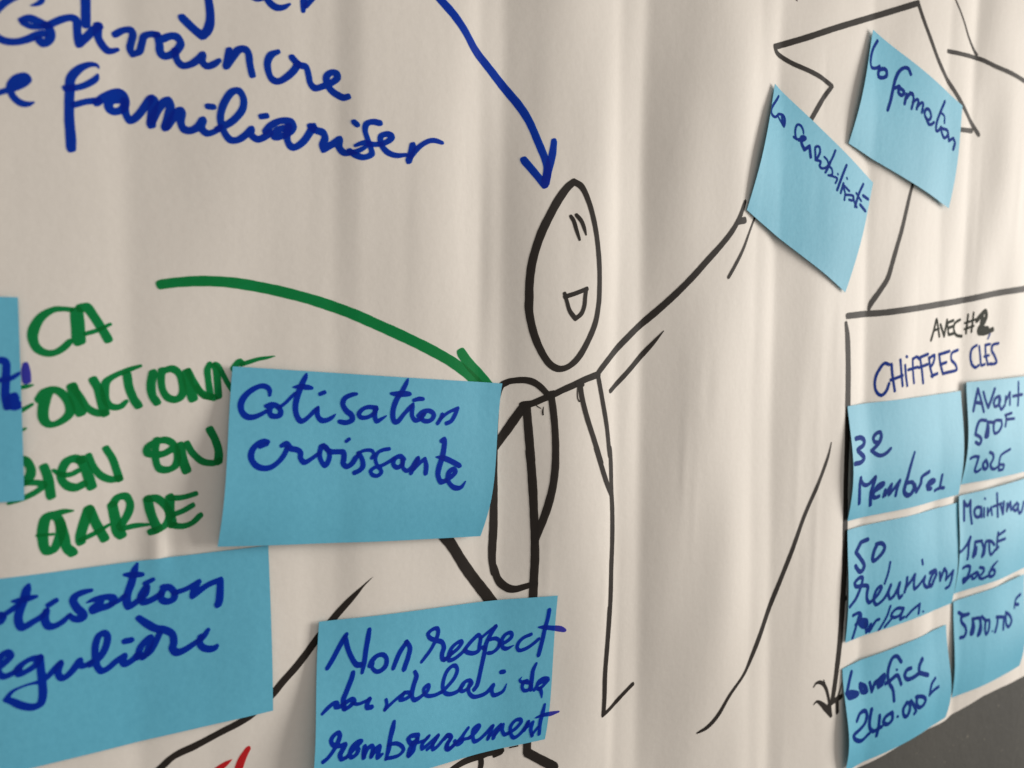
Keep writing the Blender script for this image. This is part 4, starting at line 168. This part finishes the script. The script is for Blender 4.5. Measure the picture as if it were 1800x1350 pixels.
   '273.2,211.7,1.8 267.7,205.3,1.7 264.7,198.1,1.7 265.8,193.7,1.7 271.8,194.3,1.8 275.3,196,1.8;280.6,195.4,2 274.8,193.3,2 273.8,189.7,2 277.7,189.1,2 282.7,191.2,2 282.8,194.6,2 278.2,195.1,2;308.7,196.4,2.1 306.1,199.5,2 301.4,199.3,2 295.7,195.5,2 292,189.8,2 289.6,183.2,2 287.3,176,2 284.5,169.7,2;291.9,184.7,1.9 296.6,186.5,1.9 295.6,182.4,1.9 299.4,181.1,1.9 301.5,183.8,1.9 297.5,185.5,1.9;304.3,182.6,1.9 302.1,176.1,1.9;303.2,179.3,1.9 308.2,183.6,1.9 311.1,183.3,1.9;308.1,184.2,1.6 311.1,183.6,1.6 311.8,180,1.6 309.8,173.9,1.6;311,178,1.6 315.9,181,1.6 317.4,180,1.6 315.5,174.5,1.6;316.7,176.5,1.6 321.1,179.5,1.6 322.9,179,1.6 321.5,173,1.6;327.9,176.4,1.7 324.8,174.3,1.7 325.7,170.7,1.7 329.5,169,1.7 332.6,172,1.7 330.2,175.9,1.7 326.9,176.3,1.7;326.4,170.3,1.7 329.6,166.6,1.7 332.7,166.5,1.7 336.2,168.4,1.7;350.3,184.7,1.7 344.6,176.8,1.7 339.8,168.8,1.7 339.2,163.6,1.7 341.7,163.4,1.7 345.7,166.6,1.7;343.8,176.6,1.3 349.8,174.5,1.3 350.1,170,1.3;345.7,166.6,1.7 346.7,162.9,1.7 350.3,159.9,1.7 354.8,162.3,1.7 354.5,165.3,1.7 349.2,165.8,1.7 345.6,165.8,1.7;355.2,164.5,1.7 356.7,158.6,1.7|362.2,161.3,1.7|364.4,158.3,1.7 362.5,153.5,1.7'),
]

def paper_h(x, z):
    """height of the creased sheet (metres, towards the viewer) at wall position x, z"""
    x = np.asarray(x, float); z = np.asarray(z, float)
    lean = 0.010*np.sin(z*5.0+0.6) + 0.012*z
    h = np.interp(x+lean*np.clip((x+0.05)*3, 0, 1), FOLD_X, FOLD_H)
    h = h*(1.0 + 0.20*np.sin(z*7.0+x*11.0) + 0.14*np.sin(z*17.0+x*23.0+1.0) + 0.06*np.sin(z*41.0-x*37.0))
    for a, kx, kz, p in WAVES:
        h = h + a*np.sin(kx*x+kz*z+p)
    for bx, bz, rx, rz, a in CREASES:
        h = h + a*np.exp(-((x-bx)/rx)**2-((z-bz)/rz)**2)
    return h
def backing_h(x, z):
    """what a note lies on: stiffer than the sheet, it bridges most of the small folds"""
    x = np.asarray(x, float)
    return .35*paper_h(x, z)+.65*np.interp(x, FOLD_X, FOLD_SOFT)
def note_st(c, x, z):
    """bilinear coordinates of wall position x, z in the note whose corners are c (TL, TR, BR, BL)"""
    x = np.asarray(x, float); z = np.asarray(z, float)
    s = np.full(x.shape, .5); t = np.full(x.shape, .5)
    (ax, az), (bx, bz), (cx, cz), (dx, dz) = c
    for _ in range(8):
        px = ax*(1-s)*(1-t)+bx*s*(1-t)+cx*s*t+dx*(1-s)*t - x
        pz = az*(1-s)*(1-t)+bz*s*(1-t)+cz*s*t+dz*(1-s)*t - z
        xs = (bx-ax)*(1-t)+(cx-dx)*t; xt = (dx-ax)*(1-s)+(cx-bx)*s
        zs = (bz-az)*(1-t)+(cz-dz)*t; zt = (dz-az)*(1-s)+(cz-bz)*s
        det = xs*zt-xt*zs
        s = np.clip(s-(px*zt-pz*xt)/det, -1, 2); t = np.clip(t-(pz*xs-px*zs)/det, -1, 2)
    return s, t
def note_lift(n, s, t):
    """height of a note above the sheet: stuck along its top edge, bellying off the wall below"""
    s = np.clip(s, -.2, 1.2); t = np.clip(t, 0, 1.1)
    tc = np.clip(t, 0, 1)
    belly = np.sin(np.pi*tc**n['q'])
    h = n['base'] + (n['bl']*(1-s)+n['br']*s)*t**2
    h = h + belly*(n['lb']*np.clip(1-s, 0, 1.2)**1.6+n['rb']*np.clip(s, 0, 1.2)**1.6)
    h = h + n['bot']*t**4*np.sin(np.pi*np.clip(s, 0, 1))
    h = h + n['wave']*t*np.sin(s*6.0+n['ph'])
    return h
def note_h(n, x, z):
    s, t = note_st(n['c'], x, z)
    return backing_h(x, z) + note_lift(n, s, t)


# ------------------------------------------------------------------ materials
def new_mat(name):
    mt = bpy.data.materials.new(name)
    mt.use_nodes = True
    nt = mt.node_tree
    return mt, nt, nt.nodes["Principled BSDF"], nt.nodes["Material Output"]
def nd(nt, kind, **kw):
    n = nt.nodes.new(kind)
    for k, v in kw.items():
        setattr(n, k, v)
    return n
def noise(nt, coord, scale, detail=3.0, rough=.55, stretch=None):
    n = nd(nt, 'ShaderNodeTexNoise')
    n.inputs['Scale'].default_value = scale
    n.inputs['Detail'].default_value = detail
    n.inputs['Roughness'].default_value = rough
    if stretch:
        mp = nd(nt, 'ShaderNodeMapping')
        mp.inputs['Scale'].default_value = stretch
        nt.links.new(coord, mp.inputs[0]); coord = mp.outputs[0]
    nt.links.new(coord, n.inputs['Vector'])
    return n.outputs['Fac']
def ramp(nt, fac, stops):
    r = nd(nt, 'ShaderNodeValToRGB')
    while len(r.color_ramp.elements) < len(stops):
        r.color_ramp.elements.new(.5)
    for e, (p, c) in zip(r.color_ramp.elements, stops):
        e.position = p; e.color = c if len(c) == 4 else (*c, 1)
    nt.links.new(fac, r.inputs[0])
    return r.outputs[0]
def math_node(nt, op, a, b):
    n = nd(nt, 'ShaderNodeMath', operation=op)
    for i, v in enumerate((a, b)):
        if isinstance(v, (int, float)): n.inputs[i].default_value = v
        else: nt.links.new(v, n.inputs[i])
    return n.outputs[0]

def paper_material(name, c_lo, c_hi, rough, bump, mottle):
    mt, nt, bs, out = new_mat(name)
    co = nd(nt, 'ShaderNodeTexCoord').outputs['Object']
    big = noise(nt, co, 14, 4, .6)
    fine = noise(nt, co, 420, 4, .65)
    mix = math_node(nt, 'ADD', math_node(nt, 'MULTIPLY', big, mottle), math_node(nt, 'MULTIPLY', fine, 1-mottle))
    nt.links.new(ramp(nt, mix, [(.32, c_lo), (.66, c_hi)]), bs.inputs['Base Color'])
    bs.inputs['Roughness'].default_value = rough
    bs.inputs['Specular IOR Level'].default_value = .5
    bp = nd(nt, 'ShaderNodeBump')
    bp.inputs['Strength'].default_value = bump
    bp.inputs['Distance'].default_value = .0006
    hh = math_node(nt, 'ADD', math_node(nt, 'MULTIPLY', noise(nt, co, 260, 5, .6), .35), noise(nt, co, 38, 3, .5, (1.0, 1.0, .35)))
    nt.links.new(hh, bp.inputs['Height'])
    nt.links.new(bp.outputs[0], bs.inputs['Normal'])
    return mt
M_SHEET = paper_material("sheet_paper", (.755, .705, .645), (.80, .75, .69), .62, .5, .55)
M_NOTE = paper_material("note_paper", (.100, .43, .61), (.126, .495, .685), .58, .5, .5)

def ink_material(name, pigment, tint, cover, vary=.10, rough=.5, spec=.12):
    """felt pen ink: a pigment film that lets some of the sheet through, so crossing strokes darken"""
    mt, nt, bs, out = new_mat(name)
    co = nd(nt, 'ShaderNodeTexCoord').outputs['Object']
    n1 = noise(nt, co, 60, 3, .6); n2 = noise(nt, co, 700, 3, .7)
    nn = math_node(nt, 'ADD', math_node(nt, 'MULTIPLY', n1, .65), math_node(nt, 'MULTIPLY', n2, .35))
    fac = math_node(nt, 'ADD', math_node(nt, 'MULTIPLY', math_node(nt, 'SUBTRACT', nn, .5), vary*4), cover)
    fac = math_node(nt, 'MINIMUM', math_node(nt, 'MAXIMUM', fac, .05), .98)
    bs.inputs['Base Color'].default_value = (*pigment, 1)
    bs.inputs['Roughness'].default_value = rough
    bs.inputs['Specular IOR Level'].default_value = spec
    tr = nd(nt, 'ShaderNodeBsdfTransparent'); tr.inputs[0].default_value = (*tint, 1)
    mx = nd(nt, 'ShaderNodeMixShader')
    nt.links.new(fac, mx.inputs[0]); nt.links.new(tr.outputs[0], mx.inputs[1]); nt.links.new(bs.outputs[0], mx.inputs[2])
    nt.links.new(mx.outputs[0], out.inputs['Surface'])
    return mt
INK = {
    'blue':   ink_material("ink_blue", (.001, .028, .40), (.05, .36, .98), .60, .17),
    'blue2':  ink_material("ink_blue_thin", (.001, .030, .27), (.06, .36, .95), .82, .08, .6, .03),
    'navy':   ink_material("ink_navy", (.001, .032, .25), (.08, .38, .95), .76, .08, .6, .05),
    'violet': ink_material("ink_blue_on_white", (.05, .05, .42), (.30, .30, .95), .55),
    'green':  ink_material("ink_green", (.004, .235, .05), (.12, .67, .42), .56, .18),
    'black':  ink_material("ink_black", (.026, .021, .018), (.40, .36, .32), .86, .05, .55, .12),
    'olive':  ink_material("ink_dark_green", (.016, .020, .012), (.36, .38, .30), .93, .04, .6, .04),
    'red':    ink_material("ink_red", (.62, .018, .025), (.9, .25, .25), .65),
}
mt, nt, bs, out = new_mat("dark_wall_paint")
co = nd(nt, 'ShaderNodeTexCoord').outputs['Object']
sp = noise(nt, co, 210, 2, .5)
base = ramp(nt, noise(nt, co, 9, 5, .6), [(.3, (.042, .040, .034)), (.7, (.058, .055, .046))])
mxc = nd(nt, 'ShaderNodeMix', data_type='RGBA')
nt.links.new(ramp(nt, sp, [(.68, (0, 0, 0)), (.76, (.8, .8, .8))]), mxc.inputs[0])
nt.links.new(base, mxc.inputs[6]); mxc.inputs[7].default_value = (.19, .17, .13, 1)
nt.links.new(mxc.outputs[2], bs.inputs['Base Color'])
bs.inputs['Roughness'].default_value = .75
bp = nd(nt, 'ShaderNodeBump'); bp.inputs['Strength'].default_value = .5; bp.inputs['Distance'].default_value = .001
nt.links.new(noise(nt, co, 90, 5, .6), bp.inputs['Height']); nt.links.new(bp.outputs[0], bs.inputs['Normal'])
M_WALL = mt

# ------------------------------------------------------------------ mesh helpers
def mesh_object(name, verts, faces, mat, parent=None, smooth=False, origin=(0, 0, 0)):
    org = np.array(origin)
    me = bpy.data.meshes.new(name)
    me.from_pydata((np.asarray(verts)-org).tolist(), [], faces)
    me.materials.append(mat)
    if smooth:
        me.polygons.foreach_set('use_smooth', [True]*len(me.polygons))
    me.update()
    ob = bpy.data.objects.new(name, me)
    COL.objects.link(ob)
    if parent:
        ob.parent = parent
        ob.location = Vector(origin)-parent.location
    else:
        ob.location = origin
    return ob
def tag(ob, label=None, category=None, group=None, kind=None):
    for k, v in (('label', label), ('category', category), ('group', group), ('kind', kind)):
        if v: ob[k] = v
    return ob
def grid_faces(nx, ny):
    i = np.arange(nx*ny).reshape(ny, nx)
    return np.stack([i[:-1, :-1], i[:-1, 1:], i[1:, 1:], i[1:, :-1]], -1).reshape(-1, 4).tolist()

# ------------------------------------------------------------------ felt pen strokes: every stroke is a film of ink cut along its own outline
def spline(p):
    """Catmull-Rom through x, y, width"""
    if len(p) == 1: return p
    if len(p) == 2: q = np.vstack([2*p[0]-p[1], p, 2*p[1]-p[0]])
    else: q = np.vstack([2*p[0]-p[1], p, 2*p[-1]-p[-2]])
    out = []
    for k in range(1, len(q)-2):
        a, b, c, d = q[k-1], q[k], q[k+1], q[k+2]
        n = max(2, int(np.hypot(*(c-b)[:2])/.25))
        # centripetal-like tangents keep tight turns from overshooting
        lb = np.hypot(*(c-b)[:2])+1e-6
        la = np.hypot(*(b-a)[:2])+1e-6; lc = np.hypot(*(d-c)[:2])+1e-6
        m1 = ((b-a)/la*lb + (c-b)*la/lb*1.0)/(la+lb)*lb if False else (c-a)/(la+lb)*lb
        m2 = (d-b)/(lb+lc)*lb
        t = np.linspace(0, 1, n, endpoint=False)[:, None]
        out.append((2*t**3-3*t**2+1)*b+(t**3-2*t**2+t)*m1+(-2*t**3+3*t**2)*c+(t**3-t**2)*m2)
    out.append(p[-1:])
    return np.vstack(out)
NIB_A, NIB_P = math.radians(22), 3.2
def stroke_field(pts, cell, seed):
    """field < 1 inside the stroke, on a grid; pts in mm"""
    r = np.maximum(pts[:, 2]*.5, .12)
    rs = np.random.RandomState(seed)
    k = np.arange(len(pts))
    wob = 1+.018*np.sin(k*.09+rs.rand()*6)+.014*np.sin(k*.27+rs.rand()*6)
    r = r*wob
    pad = r.max()+2*cell
    x0, y0 = pts[:, 0].min()-pad, pts[:, 1].min()-pad
    nx = int((pts[:, 0].max()+pad-x0)/cell)+2; ny = int((pts[:, 1].max()+pad-y0)/cell)+2
    f = np.full((ny, nx), 9.0)
    ca, sa = math.cos(NIB_A), math.sin(NIB_A)
    gx = x0+np.arange(nx)*cell; gy = y0+np.arange(ny)*cell
    for (x, y, _), rr in zip(pts, r):
        w = rr*1.25+cell
        i0 = max(0, int((x-w-x0)/cell)); i1 = min(nx, int((x+w-x0)/cell)+2)
        j0 = max(0, int((y-w-y0)/cell)); j1 = min(ny, int((y+w-y0)/cell)+2)
        dx = gx[None, i0:i1]-x; dy = gy[j0:j1, None]-y
        a = np.abs(dx*ca+dy*sa)/(rr*.98); b = np.abs(-dx*sa+dy*ca)/(rr*.91)
        d = (a**NIB_P+b**NIB_P)**(1/NIB_P)
        np.minimum(f[j0:j1, i0:i1], d, out=f[j0:j1, i0:i1])
    return f, gx, gy
def contour_polys(f, gx, gy):
    """area where f < 1, as polygons (marching squares)"""
    ins = f < 1
    V, Fc = [], []
    idx = {}
    def vert(key, x, y):
        if key not in idx:
            idx[key] = len(V); V.append((x, y))
        return idx[key]
    cnt = ins[:-1, :-1].astype(int)+ins[:-1, 1:]+ins[1:, 1:]+ins[1:, :-1]
    for j, i in zip(*np.nonzero(cnt)):
        cs = ((j, i), (j, i+1), (j+1, i+1), (j+1, i))
        poly = []
        for k in range(4):
            a, b = cs[k], cs[(k+1) % 4]
            fa, fb = f[a], f[b]
            if fa < 1: poly.append(vert((a,), gx[a[1]], gy[a[0]]))
            if (fa < 1) != (fb < 1):
                t = (1-fa)/(fb-fa)
                key = (a, b) if a < b else (b, a)
                poly.append(vert(key, gx[a[1]]+(gx[b[1]]-gx[a[1]])*t, gy[a[0]]+(gy[b[0]]-gy[a[0]])*t))
        if len(poly) > 2: Fc.append(poly)
    return V, Fc
def ink_object(name, texts, height, mat, parent, origin, clip=None, wide=1.0, cell=.4, lift=.00014):
    V, Fc, order = [], [], 0
    for st in texts.split(';'):
        runs, cur = [], []
        for tok in st.split(' '):
            br = tok.split('|')
            for q, piece in enumerate(br):
                if not piece: continue
                v = [float(s) for s in piece.split(',')]
                cur.append(v)
                if q < len(br)-1:
                    runs.append(cur); cur = [v]
        runs.append(cur)
        pts = np.vstack([spline(np.array(r)) for r in runs if r])
        pts[:, 2] *= wide
        f, gx, gy = stroke_field(pts, cell, order+len(V))
        if clip is not None:
            f = np.maximum(f, clip(*np.meshgrid(gx*.001, gy*.001)))
        v, fc = contour_polys(f, gx, gy)
        if not fc: continue
        v = np.array(v)*.001
        h = height(v[:, 0], v[:, 1])+lift+order*2.5e-6
        n0 = len(V)
        V.extend(np.stack([v[:, 0], -h, v[:, 1]], 1).tolist())
        Fc.extend([[i+n0 for i in p] for p in fc])
        order += 1
    return mesh_object(name, V, Fc, mat, parent, True, origin)

# ------------------------------------------------------------------ the wall and the paper sheet
wx0, wx1, wz0, wz1 = -1.2, 1.9, -1.0, 1.1
gx = np.linspace(wx0, wx1, 63); gz = np.linspace(wz0, wz1, 43)
X, Z = np.meshgrid(gx, gz)
wall = mesh_object("wall", np.stack([X, np.full_like(X, .0035), Z], -1).reshape(-1, 3), grid_faces(63, 43), M_WALL)
tag(wall, "dark grey speckled wall board behind the paper sheet", None, None, 'structure')

sx = np.arange(-.40, .78, .002)
bot = [(-.45, -.318), (0., -.300)] + list(SHEET_BOTTOM) + [(.62, -.262), (.9, -.255)]
zb = np.interp(sx, [b[0] for b in bot], [b[1] for b in bot])
rs = np.random.RandomState(3)
tt = np.linspace(0, 1, 230)
X = np.repeat(sx[None], len(tt), 0)
Z = zb[None]+(0.50-zb[None])*tt[:, None]
Y = -paper_h(X, Z)
sheet = mesh_object("paper_sheet", np.stack([X, Y, Z], -1).reshape(-1, 3), grid_faces(len(sx), len(tt)), M_SHEET, None, True)
tag(sheet, "large creased white paper sheet covered in felt pen drawings on the dark wall", "paper")
so = sheet.modifiers.new("thickness", 'SOLIDIFY'); so.thickness = .00015; so.offset = -1
es = sheet.modifiers.new("crisp_rim", 'EDGE_SPLIT'); es.split_angle = .7

PARTS = {
    'blue_words': ('handwriting', 'thick blue handwritten words at the top left'),
    'blue_arrow': ('drawn_arrow', 'blue arrow pointing down at the head of the figure'),
    'apostrophe': ('handwriting', 'short violet stroke beside the note at the left edge'),
    'green_words': ('handwriting', 'green hand-lettered capitals'),
    'green_arrow': ('drawn_arrow', 'green curved arrow ending at a blue note'),
    'figure': ('drawn_figure', 'black outline figure with egg-shaped smiling head, backpack and raised arm'),
    'scribble': ('drawn_hand', 'black lines showing below the three-line note'),
    'ground_line': ('drawn_line', 'black line running down to the bottom left'),
    'red_mark': ('drawn_mark', 'red felt pen strokes at the bottom edge'),
    'long_curve': ('drawn_line', 'thin black curve right of the figure'),
    'house': ('drawn_house', 'black zigzag outline behind two tilted blue notes'),
    'frame': ('drawn_frame', 'black frame line with arrow tip around the notes at the right'),
    'caption': ('handwriting', 'small dark green words inside the frame'),
    'blue_title': ('handwriting', 'thin blue title capitals inside the frame'),
    'crossbar': ('handwriting', 'violet end of a letter bar running off the upper line of the three-line note'),
    'crossbar_low': ('handwriting', 'violet end of a letter bar running off the last line of the three-line note'),
}
NOTE_LABELS = {
    'N1': 'blue sticky note reading Cotisation croissante, under the green arrow tip',
    'N2': 'blue sticky note reading tisation regulière, at the lower left corner',
    'N3': 'blue sticky note reading Non respect du delai de remboursement',
    'N4': 'tilted blue sticky note reading la sensibilisati, touching the raised arm',
    'N5': 'tilted blue sticky note reading la formation, topmost of all',
    'N6': 'blue sticky note reading 32 Membres, under the blue title',
    'N7': 'blue sticky note reading 50 réunions Par/an',
    'N8': 'blue sticky note reading benefice 240.000F, beside the frame arrow tip',
    'N9': 'blue sticky note reading Avant 500F 2025, cut by the right edge',
    'N10': 'blue sticky note reading Maintenant 1000F 2026, cut by the right edge',
    'N11': 'blue sticky note reading 5000.00F, nearest the bare dark wall',
    'N12': 'blue sticky note cut by the left edge, showing only the end of one word',
}

# ------------------------------------------------------------------ sticky notes
notes = {}
for key, n in NOTES.items():
    NX, NY = 56, 40
    s, t = np.meshgrid(np.linspace(0, 1, NX), np.linspace(0, 1, NY))
    (ax, az), (bx, bz), (cx, cz), (dx, dz) = n['c']
    X = ax*(1-s)*(1-t)+bx*s*(1-t)+cx*s*t+dx*(1-s)*t
    Z = az*(1-s)*(1-t)+bz*s*(1-t)+cz*s*t+dz*(1-s)*t
    Y = -(backing_h(X, Z)+note_lift(n, s, t))
    org = (float(X.mean()), float(Y[0].mean()), float(Z[0].mean()))
    ob = mesh_object("sticky_note", np.stack([X, Y, Z], -1).reshape(-1, 3), grid_faces(NX, NY)[::1], M_NOTE, None, True, org)
    # faces wind so that the normal points to the viewer
    ob.data.flip_normals()
    md = ob.modifiers.new("thickness", 'SOLIDIFY'); md.thickness = .00012; md.offset = -1
    es = ob.modifiers.new("crisp_rim", 'EDGE_SPLIT'); es.split_angle = .7
    tag(ob, NOTE_LABELS[key], "sticky note", "blue sticky notes on the paper sheet")
    notes[key] = ob

WIDE = {'blue': .93, 'green': .96, 'navy': 1.45, 'blue2': 1.32, 'olive': 1.35, 'black': 1.08}
# ------------------------------------------------------------------ everything drawn and written
for surf, part, ink, line, texts in STROKES:
    if surf == 'paper':
        nm, lab = PARTS[part]
        ob = ink_object(nm, texts, paper_h, INK[ink], sheet, (0, 0, 0), None, WIDE.get(ink, 1.0))
        ob['label'] = line or lab
    else:
        n = NOTES[surf]
        def edge(x, z, n=n):
            s, t = note_st(n['c'], x, z)
            return 1+np.maximum.reduce([-s, s-1, -t, t-1])*40
        par = notes[surf]
        ob = ink_object("handwriting", texts, lambda x, z, n=n: note_h(n, x, z), INK[ink], par, tuple(par.location), edge, WIDE.get(ink, 1.0))
        if line: ob['label'] = 'handwritten '+line
